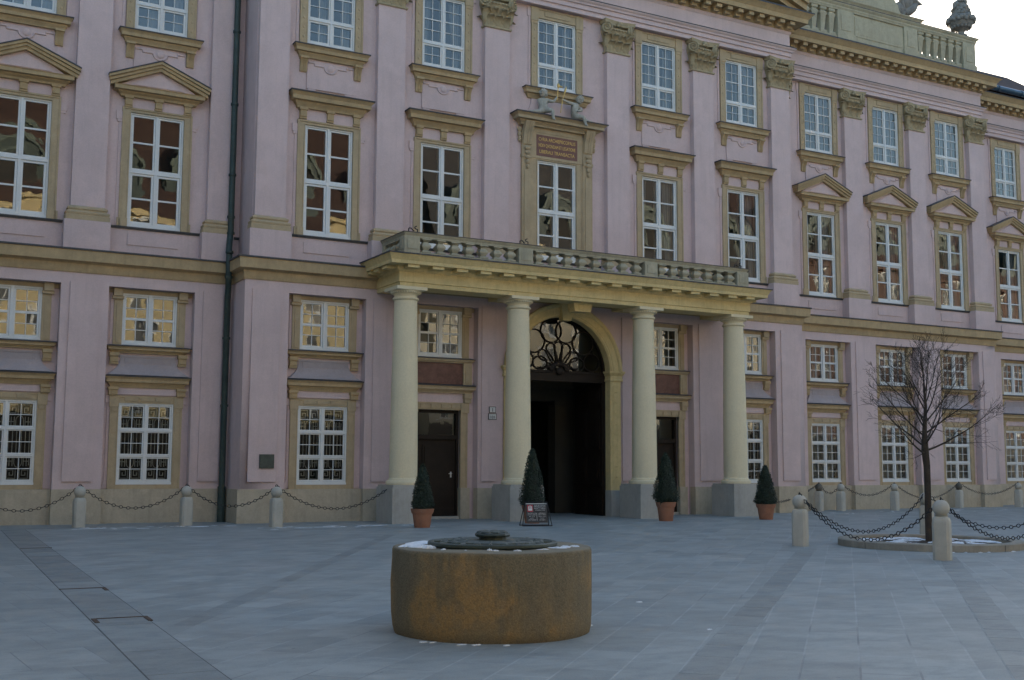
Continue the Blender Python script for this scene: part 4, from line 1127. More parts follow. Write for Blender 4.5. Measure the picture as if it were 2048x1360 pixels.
# ---- green copper rainwater pipe in the left re-entrant corner
dp = MB(); px, py = -10.92, -.52
dp.tube([(px+.07,-.42,18.4),(px+.07,-.42,8.75),(px+.05,-.45,8.45),(px-.03,-.66,8.05),(px-.05,-.80,7.85),(px-.05,-.80,7.15),(px-.02,-.70,6.95),(px,py-.06,6.70),(px,py-.06,.95)], .092, 14)
dp.tube([(px,py-.06,.97),(px,py-.06,-.02)], .115, 14)
pipe = dp.build('rainwater_pipe', ['copper'], palace)
for z, dx, dy in ((17.2,.07,.16),(14.9,.07,.16),(12.6,.07,.16),(10.4,.07,.16),(9.1,.07,.16),(8.6,.07,.15),(7.95,-.05,-.24),(7.2,-.05,-.22),(5.4,0,0),(3.4,0,0),(1.0,0,0)):
    c = MB(); c.lathe([(.09,-.035),(.115,-.035),(.12,0),(.115,.035),(.09,.035)], 14, (px+dx, -.58+dy, z)); c.build('pipe_collar', ['copper'], pipe)

# ------------------------------------------------------------------ sculpture
def figure(name, joints, edges, head, face, mat='statue'):
    """one continuous body grown along a skeleton with the skin modifier; joints: name -> (x,y,z,r)"""
    keys = list(joints); me = bpy.data.meshes.new(name)
    me.from_pydata([joints[k][:3] for k in keys], [(keys.index(a), keys.index(b)) for a, b in edges], [])
    o = bpy.data.objects.new(name, me); COL.objects.link(o)
    sk = o.modifiers.new('skin', 'SKIN'); sk.use_smooth_shade = True
    o.modifiers.new('sub', 'SUBSURF').levels = 2
    o.modifiers['sub'].render_levels = 2
    for v, k in zip(me.skin_vertices[0].data, keys): v.radius = (joints[k][3],)*2
    me.skin_vertices[0].data[0].use_root = True
    bpy.context.view_layer.update()
    dg = bpy.context.evaluated_depsgraph_get()
    ev = bpy.data.meshes.new_from_object(o.evaluated_get(dg))
    COL.objects.unlink(o); bpy.data.objects.remove(o)
    # head with brow, nose, cheeks joined into the same mesh
    hb = MB(); c, r, fwd = head; fw = Vector(fwd).normalized(); rt = Vector((-fw.y, fw.x, 0)).normalized(); up = rt.cross(fw)*-1
    if up.z < 0: up = -up
    C = Vector(c)
    hb.ball((0,0,0), (r*.92, r, r*1.12), 18, 12)
    hb.v = [tuple(C+rt*x+fw*y+up*z) for x,y,z in hb.v]
    def bump(x, y, z, rr):
        q = MB(); q.ball((0,0,0), rr, 10, 8); p = C+rt*(x*r)+fw*(y*r)+up*(z*r); q.v = [(p.x+a,p.y+b,p.z+d) for a,b,d in q.v]; hb.join(q)
    bump(0,.98,-.12,r*.16); bump(.42,.68,-.30,r*.34); bump(-.42,.68,-.30,r*.34); bump(0,.80,-.62,r*.26); bump(0,.94,-.40,r*.10)
    bump(.90,0,-.1,r*.2); bump(-.90,0,-.1,r*.2); bump(.33,.86,.10,r*.12); bump(-.33,.86,.10,r*.12); bump(0,.72,.38,r*.42)
    rr = random.Random(len(name)+int(c[0]*50))
    for i in range(46):       # curls
        a = rr.uniform(0, 2*PI); t = rr.uniform(-.15, 1)
        y = math.sin(a); 
        if y > .55 and t < .55: continue
        cc = (1-t*t)**.5 if abs(t) < 1 else 0
        bump(math.cos(a)*cc*.95, y*cc*1.0, t*1.08, r*rr.uniform(.17,.26))
    hm = hb.mesh('head', [mat], angle=60)
    bm = bmesh.new(); bm.from_mesh(ev); bm.from_mesh(hm); bm.to_mesh(ev); bm.free()
    ev.materials.clear(); ev.materials.append(M[mat])
    for p in ev.polygons: p.material_index = 0; p.use_smooth = True
    return link(name, ev)
SX = .26                            # the hood top is nearer the wall than the plane the figures were measured in
HZ = 13.50
def J(d): return {k: (x+SX, y, z, r) for k, (x,y,z,r) in d.items()}
hedge = [('hip','belly'),('belly','chest'),('chest','neck'),('chest','shl'),('shl','ell'),('ell','hal'),('hal','fl1'),('hal','fl2'),('chest','shr'),('shr','elr'),('elr','har'),('har','fr1'),('har','fr2'),
         ('hip','thl'),('thl','knl'),('knl','anl'),('anl','tol'),('hip','thr'),('thr','knr'),('knr','anr'),('anr','tor')]
left = J({'hip':(-.93,-1.72,13.68,.145),'belly':(-.94,-1.74,13.80,.14),'chest':(-.97,-1.74,13.96,.135),'neck':(-.98,-1.75,14.08,.065),
 'shl':(-.84,-1.82,14.00,.07),'ell':(-.66,-1.92,13.94,.055),'hal':(-.55,-1.93,14.09,.04),'fl1':(-.53,-1.94,14.15,.018),'fl2':(-.50,-1.91,14.13,.018),
 'shr':(-1.08,-1.66,14.00,.07),'elr':(-.88,-1.60,13.90,.055),'har':(-.72,-1.62,13.98,.04),'fr1':(-.67,-1.63,14.02,.018),'fr2':(-.68,-1.60,13.99,.018),
 'thl':(-.86,-1.82,13.65,.10),'knl':(-.72,-1.98,13.62,.078),'anl':(-.72,-2.00,13.34,.05),'tol':(-.68,-2.07,13.28,.032),
 'thr':(-1.02,-1.70,13.62,.10),'knr':(-1.22,-1.76,13.56,.078),'anr':(-1.44,-1.74,13.54,.05),'tor':(-1.54,-1.76,13.54,.032)})
right = J({'hip':(.22,-1.72,13.64,.145),'belly':(.27,-1.73,13.78,.14),'chest':(.34,-1.74,13.95,.135),'neck':(.42,-1.76,14.07,.065),
 'shl':(.20,-1.80,14.03,.07),'ell':(-.02,-1.86,14.03,.055),'hal':(-.24,-1.88,14.09,.04),'fl1':(-.31,-1.88,14.12,.018),'fl2':(-.31,-1.89,14.08,.018),
 'shr':(.48,-1.68,13.99,.07),'elr':(.52,-1.86,13.84,.055),'har':(.32,-1.93,13.78,.04),'fr1':(.26,-1.95,13.77,.018),'fr2':(.27,-1.93,13.74,.018),
 'thl':(.34,-1.80,13.60,.10),'knl':(.52,-1.98,13.58,.078),'anl':(.58,-2.00,13.32,.05),'tol':(.62,-2.07,13.26,.032),
 'thr':(.30,-1.68,13.59,.10),'knr':(.62,-1.74,13.57,.078),'anr':(.92,-1.72,13.54,.05),'tor':(1.03,-1.74,13.54,.032)})
def putto(d, head, fwd, lab):
    return tag(figure('cherub_statue', d, hedge, (head, .135, fwd), fwd), lab, 'statue', 'cherubs on the hood over the balcony window')
putto(left, (-.97+SX,-1.77,14.23), (.75,-.65,.05), 'stone cherub kneeling upright and lifting a gilded torch on the window hood')
putto(right, (.47+SX,-1.80,14.22), (-.35,-.85,-.35), 'stone cherub seated with bowed head and outstretched arm on the window hood')
tm = MB(); tm.tube([(-.53+SX,-1.95,14.02),(-.51+SX,-1.97,14.45)], .014, 8, mat=0); tm.ball((-.50+SX,-1.97,14.52), (.05,.035,.09), 10, 8); tm.ball((-.40+SX,-1.97,14.50), (.08,.03,.03), 8, 6)
tag(tm.build('gilded_torch', ['gold']), 'small gilded torch held up by the kneeling stone cherub', 'torch')
tm = MB(); tm.tube([(-.36+SX,-1.89,13.62),(-.28+SX,-1.90,14.10),(-.22+SX,-1.91,14.30)], .013, 8); tm.tube([(-.23+SX,-1.91,14.28),(-.19+SX,-1.92,14.42),(-.16+SX,-1.92,14.56)], [.018,.04,.012], 8)
tag(tm.build('gilded_staff', ['gold']), 'slim gilded flame-tipped staff held out by the seated stone cherub', 'staff')

# flaming urn on the end pedestal of the parapet
ur = MB(); ux, uy_, uz = 22.10, -.26, 21.03
ur.lathe([(0,0),(.26,0),(.26,.08),(.16,.12),(.13,.22),(.16,.27),(.30,.36),(.46,.48),(.54,.60),(.55,.72),(.50,.78),(.56,.82),(.58,.88),(.50,.94),(.36,1.0),(.30,1.12),(.33,1.2),(.30,1.35),(.26,1.5),(.18,1.62),(.22,1.66),(.20,1.72),(.10,1.80),(.06,1.9),(0,1.98)], 28, (ux,uy_,uz))
r_ = random.Random(11)
for i in range(46):
    a = r_.uniform(0, 2*PI); z = r_.uniform(.95, 1.65); rr = .40-.18*(z-.95)/.7
    ur.ball((ux+rr*math.cos(a), uy_+rr*math.sin(a), uz+z), (r_.uniform(.06,.12), r_.uniform(.06,.12), r_.uniform(.07,.14)), 8, 6)
for i in range(34):
    a = 2*PI*i/34; ur.ball((ux+.56*math.cos(a), uy_+.56*math.sin(a), uz+.76+.05*math.sin(i*2.4)), (.10,.10,.12), 8, 6)
for i in range(16):
    a = 2*PI*i/16; ur.ball((ux+.40*math.cos(a), uy_+.40*math.sin(a), uz+.47), (.07,.07,.12), 8, 6)
tag(ur.build('stone_urn', ['darkstone'], angle=60), 'dark stone urn with a carved flame on the corner pedestal of the roof parapet', 'urn')
# trophy on the attic: shield with a spread wing
sc = MB()
for a, b, c_, d_ in (((18.05,-.30,21.35),(18.30,-.36,21.75),.30,.22),((18.35,-.34,21.60),(18.62,-.36,22.05),.26,.30)):
    sc.ball(((a[0]+b[0])/2,a[1],(a[2]+b[2])/2), (c_,.2,.34), 12, 8)
sc.ball((18.50,-.42,21.95), (.36,.16,.38), 16, 10)
sc.tube([(18.40,-.32,21.40),(18.62,-.38,21.52),(18.86,-.40,21.70),(19.06,-.42,21.92)], [.16,.22,.20,.12], 10)
sc.tube([(18.80,-.42,22.05),(19.0,-.46,21.98),(19.18,-.50,21.90),(19.36,-.52,21.93)], [.16,.12,.08,.02], 8)
sc.tube([(18.2,-.35,21.2),(18.3,-.4,21.4),(18.2,-.42,21.7),(18.1,-.4,22.1)], [.10,.12,.1,.12], 8)
for i in range(6): sc.tube([(18.7,-.45,22.1+.1*i),(19.0,-.5,22.15+.12*i),(19.25-.05*i,-.52,22.25+.15*i)], [.07,.06,.02], 6)
tag(sc.build('roof_trophy', ['darkstone'], angle=60), 'carved stone trophy with shield and wing on the concave attic of the parapet', 'sculpture')

# three small wrought-iron brackets on the balcony rail
def iron_bracket(x, lab):
    b = MB(); z = 8.575; y = -3.46
    b.tube([(x-.13,y,z-.01),(x-.13,y,z+.10),(x-.10,y,z+.125),(x-.04,y,z+.12),(x+.0,y,z+.07),(x+.05,y,z+.055)], .018, 8)
    b.tube([(x+.16,y,z-.01),(x+.16,y,z+.10),(x+.08,y,z+.12),(x+.07,y,z+.16),(x+.13,y,z+.20)], .018, 8)
    b.box(x-.16, x+.19, y-.03, y+.03, z-.012, z+.008)
    tag(b.build('iron_bracket', ['iron']), lab, 'bracket', 'iron brackets on the balcony rail')
iron_bracket(-6.22, 'small black iron bracket on the balcony rail corner nearest the rainwater pipe')
iron_bracket(-2.42, 'small black iron bracket on the balcony rail below the inscription window')
iron_bracket(6.18, 'small black iron bracket on the balcony rail end nearest the bare tree')

# ---- plates on the wall
wp = MB(); wp.box(-10.18,-9.75,-1.82,-1.774,1.57,1.97); wp.box(-10.15,-9.78,-1.832,-1.82,1.60,1.94)
tag(wp.build('wall_plaque', ['bronze'], smooth=False), 'square dark bronze plaque on the pink pier beside the rainwater pipe', 'plaque')
def plate(z0, z1, txt, lab, size):
    e = empty('number_plate', (-2.62+.02,-1.776,z0)); tag(e, lab, 'house number', 'enamel number plates on the porch wall')
    x0, x1 = (-.12, .12) if size > .14 else (-.15, .15)
    b = MB(); b.box(x0, x1, -.022, 0, 0, z1-z0); b.build('frame', ['black'], e, smooth=False)
    b = MB(); b.box(x0+.018, x1-.018, -.027, -.021, .018, z1-z0-.018); b.build('plate', ['number'], e, smooth=False)
    link('numeral', text_mesh(txt, size, .01, 'black', .002), e, (0,-.030,.04))
plate(3.36, 3.56, '1', 'white enamel number plate reading 1, above the longer plate', .17)
plate(3.14, 3.34, '101', 'longer white enamel number plate reading 101, below the single digit', .13)

# ------------------------------------------------------------------ the square
g = MB(); g.quad((-400,-400,0),(400,-400,0),(400,400,0),(-400,400,0))
tag(g.build('ground', ['paving'], smooth=False), kind='structure')
def strip(name, mat, p, q, w, z):
    P, Q = Vector(p), Vector(q); d = (Q-P).normalized(); n = Vector((-d.y, d.x))*w/2; b = MB()
    plate_(b, [P-n, Q-n, Q+n, P+n], z)
    return tag(b.build(name, [mat], smooth=False), kind='structure')
def plate_(b, pts, z, m=0):
    k = len(pts); b.add([(v[0],v[1],-.02) for v in pts]+[(v[0],v[1],z) for v in pts], [tuple(range(k,2*k))]+[(i,(i+1)%k,k+(i+1)%k,k+i) for i in range(k)], m)
b = MB(); plate_(b, [(-40,-45),(-18.6,-45),(-16.72,-2.5),(-40,-2.5)], .0012); tag(b.build('paving_field', ['paving_edge'], smooth=False), kind='structure')
b = MB(); plate_(b, [(-60,-2.6),(60,-2.6),(60,3),(-60,3)], .0022); tag(b.build('pavement', ['paving_edge'], smooth=False), kind='structure')
def slab_band(name, p, q, w, z, mats, lens, gap, seed):
    """single course of slabs laid over a joint-coloured strip"""
    r = random.Random(seed); P, Q = Vector(p), Vector(q); d = (Q-P).normalized(); n = Vector((-d.y, d.x)); b = MB(); L_ = (Q-P).length; t = 0; b2 = w/2
    def qd(t0, t1, h, zz, m): plate_(b, [P+d*t0-n*h, P+d*t1-n*h, P+d*t1+n*h, P+d*t0+n*h], zz, m)
    qd(0, L_, b2, z, 0)
    while t < L_:
        l = r.uniform(*lens); qd(t+gap/2, min(L_, t+l)-gap/2, b2-gap, z+.0014, 1 if r.random() < .6 else 2); t += l
    return tag(b.build(name, mats, smooth=False), kind='structure')
slab_band('drain_band', (-18.58,-45), (-16.70,-2.4), .58, .0030, ['darkjoint','slabdark','slabmid'], (.7,1.9), .011, 4)
slab_band('paving_band', (-22.25,-34.7), (-2.95,-16.35), .36, .0016, ['palejoint','slabdark','slabmid'], (.6,.9), .010, 5)
slab_band('paving_band', (-16.75,-32.95), (-2.05,-19.1), .34, .0016, ['palejoint','slabdark','slabmid'], (.6,.9), .010, 6)
strip('paving_band', 'band', (-19.3,-26.0), (-8.0,-6.9), .24, .0010)
def hatch(x, y, w, l, lab, a=.044, sides=(1,1,1,0)):
    b = MB(); t = .022; z = .0115
    if sides[0]: b.box(-w/2, w/2, l/2-t, l/2, -.01, z)
    if sides[1]: b.box(-w/2, -w/2+t*2.2, l/2-.34, l/2-t, -.01, z)
    if sides[2]: b.box(w/2-t*2.2, w/2, l/2-.38, l/2-t, -.01, z)
    tag(b.build('hatch_frame', ['rust'], None, (x,y,0), -a), lab, 'hatch frame', 'rusty frames in the drain band')
hatch(-17.53, -21.72, .58, .9, 'rusty steel hatch frame in the drain band, nearest to the viewer')
hatch(-17.41, -18.42, .58, .9, 'rusty steel hatch frame in the drain band, middle one of three', sides=(1,0,1,0))
hatch(-17.02, -10.15, .58, .9, 'rusty steel hatch frame in the drain band, nearest the palace', sides=(1,0,0,0))

# ---- old well
WX, WY = -14.33, -23.88
well = tag(empty('well', (WX, WY, 0)), 'round ochre stone well with a green bronze lid in the middle of the square', 'well')
wb = MB(); n = 96; vs = []; prof = [(.98,-.02),(1.005,.06),(1.02,.20),(1.025,.50),(1.022,.805),(1.012,.832),(.995,.84),(.96,.842),(.60,.842)]
r_ = random.Random(2); k = len(prof)
ph = [r_.uniform(0,6) for _ in range(6)]
for i in range(n):
    a = 2*PI*i/n
    for j, (r, z) in enumerate(prof):
        w = .006*math.sin(3*a+ph[0]+z*2)+.004*math.sin(7*a+ph[1]+z*5)+.003*math.sin(17*a+ph[2]+z*9)+r_.gauss(0,.0016)
        vs.append(((r+w)*math.cos(a), (r+w)*math.sin(a), z+(.004*math.sin(5*a+ph[3])+r_.gauss(0,.001) if j > 4 else 0)))
fs = [(i*k+j, ((i+1)%n)*k+j, ((i+1)%n)*k+j+1, i*k+j+1) for i in range(n) for j in range(k-1)]
fs.append(tuple(i*k+k-1 for i in range(n)))
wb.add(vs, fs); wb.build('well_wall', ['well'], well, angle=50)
lm = MB()
lm.lathe([(0,.845),(.60,.845),(.655,.848),(.665,.86),(.665,.882),(.655,.892),(.615,.892),(.605,.872),(.30,.872)], 64)
for r in (.50,.40): lm.tube([(r*math.cos(2*PI*i/48), r*math.sin(2*PI*i/48), .882) for i in range(48)], .022, 8, closed=True)
for i in range(12):
    a = 2*PI*i/12; lm.tube([(.28*math.cos(a), .28*math.sin(a), .888),(.60*math.cos(a), .60*math.sin(a), .878)], .02, 6)
for i in range(12):
    a = 2*PI*(i+.5)/12; lm.ball((.50*math.cos(a), .50*math.sin(a), .880), (.05,.05,.03), 8, 6)
lm.lathe([(0,.87),(.30,.87),(.31,.89),(.27,.905),(0,.905)], 40)
lid = lm.build('lid', ['bronze'], well)
bs = MB(); bs.lathe([(.14,.90),(.14,.93),(.175,.935),(.185,.955),(.175,.972),(.12,.985),(.0,.988)], 10)
for i in range(7):
    a = 2*PI*i/7; bs.ball((.11*math.cos(a), .11*math.sin(a), .978), (.06,.06,.022), 8, 6)
bs.build('boss', ['bronze'], lid, angle=30)
def snow_patch(mb, x, y, z, rx, ry, h, seed, rot=0):
    r = random.Random(seed); n, m = 34, 7; ph = [r.uniform(0,6.3) for _ in range(8)]; vs = [(x,y,z+h)]
    for j in range(1, m+1):
        t = j/m
        for i in range(n):
            a = 2*PI*i/n; k = 1+.24*math.sin(2*a+ph[0])+.17*math.sin(3*a+ph[1])+.12*math.sin(7*a+ph[2])+.08*math.sin(11*a+ph[3])+r.gauss(0,.03)
            dx, dy = rx*t*k*math.cos(a), ry*t*k*math.sin(a)
            bump = .62+.25*math.sin(dx*41+ph[4])*math.sin(dy*37+ph[5])+.13*math.sin(dx*97+ph[6])*math.sin(dy*89+ph[7])
            vs.append((x+dx*math.cos(rot)-dy*math.sin(rot), y+dx*math.sin(rot)+dy*math.cos(rot), z+h*(1-t**5)*bump-(.006 if j == m else 0)))
    fs = [(0,1+i,1+(i+1)%n) for i in range(n)]+[(1+(j-1)*n+i, 1+j*n+i, 1+j*n+(i+1)%n, 1+(j-1)*n+(i+1)%n) for j in range(1,m) for i in range(n)]
    mb.add(vs, fs)
sn = MB()
ang = math.atan2(WY-CY, WX-CX)
def onwell(side, dep, z=.842):           # side to the right of the view, dep away from the viewer
    d = Vector((math.cos(ang), math.sin(ang))); p = Vector((d.y,-d.x)); q = Vector((WX,WY))+p*side+d*dep; return q.x, q.y, z
for s, d, rx, ry, h, sd in ((-.80,.10,.09,.36,.030,1),(-.72,.46,.12,.18,.022,2),(-.86,-.16,.07,.16,.022,3),(-.70,-.28,.10,.08,.030,4),(-.62,-.36,.06,.05,.030,14),(.64,-.36,.12,.05,.020,5),(.74,-.22,.06,.08,.022,6),(.84,-.05,.04,.08,.014,7),
    (-.48,-.62,.02,.018,.016,8),(-.03,-.73,.026,.022,.030,9),(.03,-.745,.03,.02,.014,10),(.24,-.70,.035,.018,.014,11),(-.26,-.72,.014,.012,.012,12),(.50,-.56,.05,.02,.012,13)):
    x, y, z = onwell(s, d); snow_patch(sn, x, y, z, rx, ry, h, sd, ang-PI/2)
tag(sn.build('snow_remnants', ['snow'], angle=70), 'melting snow lumps lying on the stone rim of the well', 'snow', kind='stuff')
sg = MB(); r_ = random.Random(21)
for i in range(9):
    a = r_.uniform(-2.9, -1.7) if i < 6 else r_.uniform(-.6, .2); d = 1.045+r_.random()*.06; s = r_.uniform(.010,.024); snow_patch(sg, WX+d*math.cos(a), WY+d*math.sin(a), .004, s*2.0, s, s*.4, 300+i)
for p in ((-12.35,-24.9),(-11.6,-22.6)): snow_patch(sg, p[0], p[1], .004, .035, .022, .008, int(p[0]*-100))
for i in range(90):          # slush along the foot of the palace
    x = r_.uniform(-15.5,-6) if i < 60 else r_.uniform(8,22); y = -2.2-abs(r_.gauss(0,.5)) if i < 60 else r_.uniform(-3.5,-.9)
    if i < 60 and x > -10.9: y -= 1.75
    s = abs(r_.gauss(0,.035))+.012; snow_patch(sg, x, y, .0035, s*2.6, s*.8, .005, 500+i)
tag(sg.build('snow_remnants', ['snow'], angle=70), 'scattered flecks of old snow and slush on the paving', 'snow', kind='stuff')

# ---- bollards and chains
def bollard_parts():
    pm = MB(); w = .150; c = .045
    oct_ = [(-w+c,-w),(w-c,-w),(w,-w+c),(w,w-c),(w-c,w),(-w+c,w),(-w,w-c),(-w,-w+c)]
    def ring(s, z): return [(x*s,y*s,z) for x,y in oct_]
    lv = [(1.0,-.03),(1.0,.66),(.97,.70),(.90,.74),(.80,.765),(.66,.775),(.60,.79)]
    vs = []; 
    for s, z in lv: vs += ring(s, z)
    fs = [(k*8+i, k*8+(i+1)%8, (k+1)*8+(i+1)%8, (k+1)*8+i) for k in range(len(lv)-1) for i in range(8)]
    pm.add(vs, fs+[tuple(range(48,56))])
    hm = MB(); hm.lathe([(.0,.785),(.10,.785),(.115,.80),(.135,.815)]+[(.152*math.cos(t), .935+.150*math.sin(t)) for t in [-.95+i*(2.5)/12 for i in range(13)]]+[(0,1.086)], 28)
    return pm.mesh('post', ['bollard'], angle=28), hm.mesh('ball', ['bollard'], angle=50)
POST, BALL = bollard_parts()
RG = MB(); RG.tube([(.035*math.cos(2*PI*i/14), 0, 1.095+.035*math.sin(2*PI*i/14)) for i in range(14)], .010, 6, closed=True); RG.box(-.02,.02,-.02,.02,1.07,1.085)
RING = RG.mesh('chain_ring', ['iron'])
BALLD = BALL.copy(); BALLD.materials.clear(); BALLD.materials.append(M['darkgranite'])
def bollard(x, y, lab, group, rot=0, s=1.0):
    e = tag(empty('bollard', (x,y,0), rot), lab, 'bollard', group)
    link('post', POST, e); link('ball', BALLD if lab.startswith('dark') else BALL, e); link('chain_ring', RING, e); e.scale = (s,s,s); return e
GW, GT = 'stone bollards along the palace wall', 'stone bollards around the tree'
LB = [(-17.95,-1.98),(-15.06,-1.99),(-12.28,-2.08),(-10.29,-3.83)]
for p, lab in zip(LB, ('wall bollard farthest from the porch, before the outermost grilled window','stone bollard before the pink pier between the two outermost grilled windows','stone bollard standing closest to the green copper rainwater pipe','stone bollard below the bronze plaque, its chain hooked to the porch column')):
    bollard(*p, lab, GW, .1)
RB = [(12.23,-.86),(13.04,-1.19),(15.48,-1.63),(20.39,-.62),(24.0,-.75)]
for p, lab in zip(RB, ('dark topped bollard of the close pair between porch and bare tree','wholly pale bollard of the close pair between porch and bare tree','pale lone wall bollard behind the tree bed on the porch side','dark topped lone wall bollard behind the tree bed','wall bollard farthest along the palace beyond the tree bed')):
    bollard(*p, lab, GW, .3, .97)
TB = [(-2.55,-15.7),(-2.82,-19.67),(2.08,-15.01),(1.85,-19.0)]
for p, lab in zip(TB, ('pale ball topped bollard on the well side of the tree bed','nearest pale bollard, standing in front of the bare tree trunk','pale bollard half hidden behind the tree trunk','pale bollard on the side of the tree bed away from the well')):
    bollard(*p, lab, GT, .52)
def chain(p, q, sag, lab, group, pitch=.098, seed=0):
    P, Q = Vector(p), Vector(q); mb = MB()
    f = lambda t: P.lerp(Q, t)-Vector((0,0,sag*4*t*(1-t)))
    N_ = 400; acc = [0]; pts = [f(i/N_) for i in range(N_+1)]
    for a, b in zip(pts, pts[1:]): acc.append(acc[-1]+(b-a).length)
    n = max(4, int(acc[-1]/pitch)); n += n % 2; j = 0
    side0 = (Q-P); side0.z = 0; side0.normalize(); side0 = Vector((side0.y,-side0.x,0))
    for k in range(n):
        s0, s1 = acc[-1]*(k-.10)/n, acc[-1]*(k+1.10)/n
        def at(s):
            s = min(max(s, 0), acc[-1])
            lo, hi = 0, N_
            while hi-lo > 1:
                m = (lo+hi)//2
                if acc[m] < s: lo = m
                else: hi = m
            return pts[lo].lerp(pts[hi], (s-acc[lo])/max(1e-9, acc[hi]-acc[lo]))
        A, B = at(s0), at(s1); t = (B-A).normalized(); up = side0.cross(t).normalized()
        wdir = up if k % 2 == 0 else side0
        if k % 2: wd, rr = .012, .010
        else: wd, rr = .036, .0095
        C_ = (A+B)/2; hl = (B-A).length/2
        loop = [C_+t*(hl*x)+wdir*(wd*y) for x, y in ((-1,0),(-.55,.75),(0,1),(.55,.75),(1,0),(.55,-.75),(0,-1),(-.55,-.75))]
        mb.tube(loop, rr, 5, closed=True)
    o = mb.build('chain', ['iron'], angle=80); tag(o, lab, 'chain', group)
Zc = 1.09
cw, ct = 'chains along the palace wall', 'chains around the tree'
def v3(p, z=Zc): return (p[0], p[1], z)
chain(v3(LB[0]), v3(LB[1]), .64, 'sagging iron chain before the grilled window farthest from the porch', cw)
chain(v3(LB[1]), v3(LB[2]), .60, 'sagging iron chain before the grilled window next to the rainwater pipe', cw)
chain(v3(LB[2]), v3(LB[3]), .55, 'sagging iron chain crossing in front of the rainwater pipe foot', cw)
chain(v3(LB[3]), (-6.84,-3.30,.98), .58, 'sagging iron chain hooked to the plinth of the first porch column', cw)
chain((6.84,-3.0,.55), v3(RB[0],1.06), .36, 'low iron chain between the last porch column and the paired bollards', cw)
chain(v3(RB[0],1.06), v3(RB[1],1.06), .38, 'short deep-hanging iron chain between the close pair of bollards', cw)
chain(v3(RB[1],1.06), v3(RB[2],1.06), .46, 'sagging iron chain between the pale paired bollard and the pale lone bollard', cw)
chain(v3(RB[2],1.06), v3(RB[3],1.06), .62, 'sagging iron chain at the wall passing behind the bare tree trunk', cw)
chain(v3(RB[3],1.06), v3(RB[4],1.06), .48, 'sagging iron chain along the wall beyond the dark topped lone bollard', cw)
chain(v3(TB[0]), v3(TB[2]), .86, 'iron chain behind the trunk on the palace side of the tree bed', ct)
chain(v3(TB[0]), v3(TB[1]), .84, 'iron chain before the tree bed, between its two nearest bollards', ct)
chain(v3(TB[1]), v3(TB[3]), .78, 'iron chain leaving the nearest bollard, hanging lowest beside the tree bed', ct)
chain(v3(TB[2]), v3(TB[3]), .74, 'iron chain leaving the bollard half hidden behind the trunk', ct)

# ---- tree bed and bare tree
TX, TY = 0.0, -16.9
kr = MB(); n = 72; k = 6; R0, R1 = 1.62, 1.90; vs = []
for i in range(n):
    a = 2*PI*i/n
    gap = .006 if i % 9 == 0 else 0
    for r, z in ((R0,.0),(R0,.135),(R0+.02,.15),(R1-.025-gap,.15-gap),(R1-gap,.13),(R1-gap,-.02)): vs.append((r*math.cos(a), r*math.sin(a), z))
kr.add(vs, [(i*k+j, ((i+1)%n)*k+j, ((i+1)%n)*k+j+1, i*k+j+1) for i in range(n) for j in range(k-1)])
for i in range(8):
    a = 2*PI*(i*9+.0)/n
    c, s = math.cos(a), math.sin(a); t = .006
    kr.add([(R1*c*.999+s*t, R1*s*.999-c*t, .0),(R1*c*1.001+s*t, R1*s*1.001-c*t,.128),(R1*c*1.001-s*t, R1*s*1.001+c*t,.128),(R1*c*.999-s*t, R1*s*.999+c*t,.0)], [(0,1,2,3)], 1)
tag(kr.build('tree_bed_kerb', ['kerb','iron'], None, (TX,TY,0), angle=30), 'round low stone kerb enclosing the bed of the bare tree', 'kerb')
so_ = MB(); so_.lathe([(1.63,.04),(1.2,.085),(.6,.10),(0,.11)], 40, (TX,TY,0)); tag(so_.build('soil', ['soil']), kind='structure')
ss = MB(); r_ = random.Random(5)
for i in range(62):
    a = r_.uniform(0, 2*PI); d = 1.5*r_.random()**.5; s = r_.uniform(.05,.20)
    snow_patch(ss, TX+d*math.cos(a), TY+d*math.sin(a), .080+.02*(1-d/1.5), s*1.5, s, .022, 700+i, r_.uniform(0,3))
for i in range(12):
    a = r_.uniform(-2.6,-.8); snow_patch(ss, TX+1.96*math.cos(a), TY+1.96*math.sin(a), .002, .04, .025, .018, 900+i)
sk_ = MB()
for i in range(26):
    snow_patch(sk_, r_.uniform(-6.0,6.0), r_.uniform(-3.15,-2.5), 7.868, r_.uniform(.15,.5), r_.uniform(.06,.16), r_.uniform(.03,.09), 1200+i)
tag(sk_.build('snow_remnants', ['snow'], angle=70), 'snow lying on the balcony floor behind the balusters', 'snow', kind='stuff')
tag(ss.build('snow_remnants', ['snow'], angle=70), 'patchy snow lying in the round tree bed', 'snow', kind='stuff')
tree = tag(empty('bare_tree', (TX,TY,0)), 'young leafless tree with a spreading crown of thin twigs in the round bed', 'tree')
tk = MB(); tk.tube([(0,0,-.02),(.0,0,.10),(-.01,0,.6),(.012,.01,1.2),(.0,.0,1.7),(-.02,.02,2.05),(-.01,.02,2.5),(.03,.0,3.0),(.02,.03,3.5)], [.108,.082,.072,.068,.070,.078,.050,.030,.016], 14)
tk.build('trunk', ['bark'], tree)
br = MB(); rt = random.Random(29)
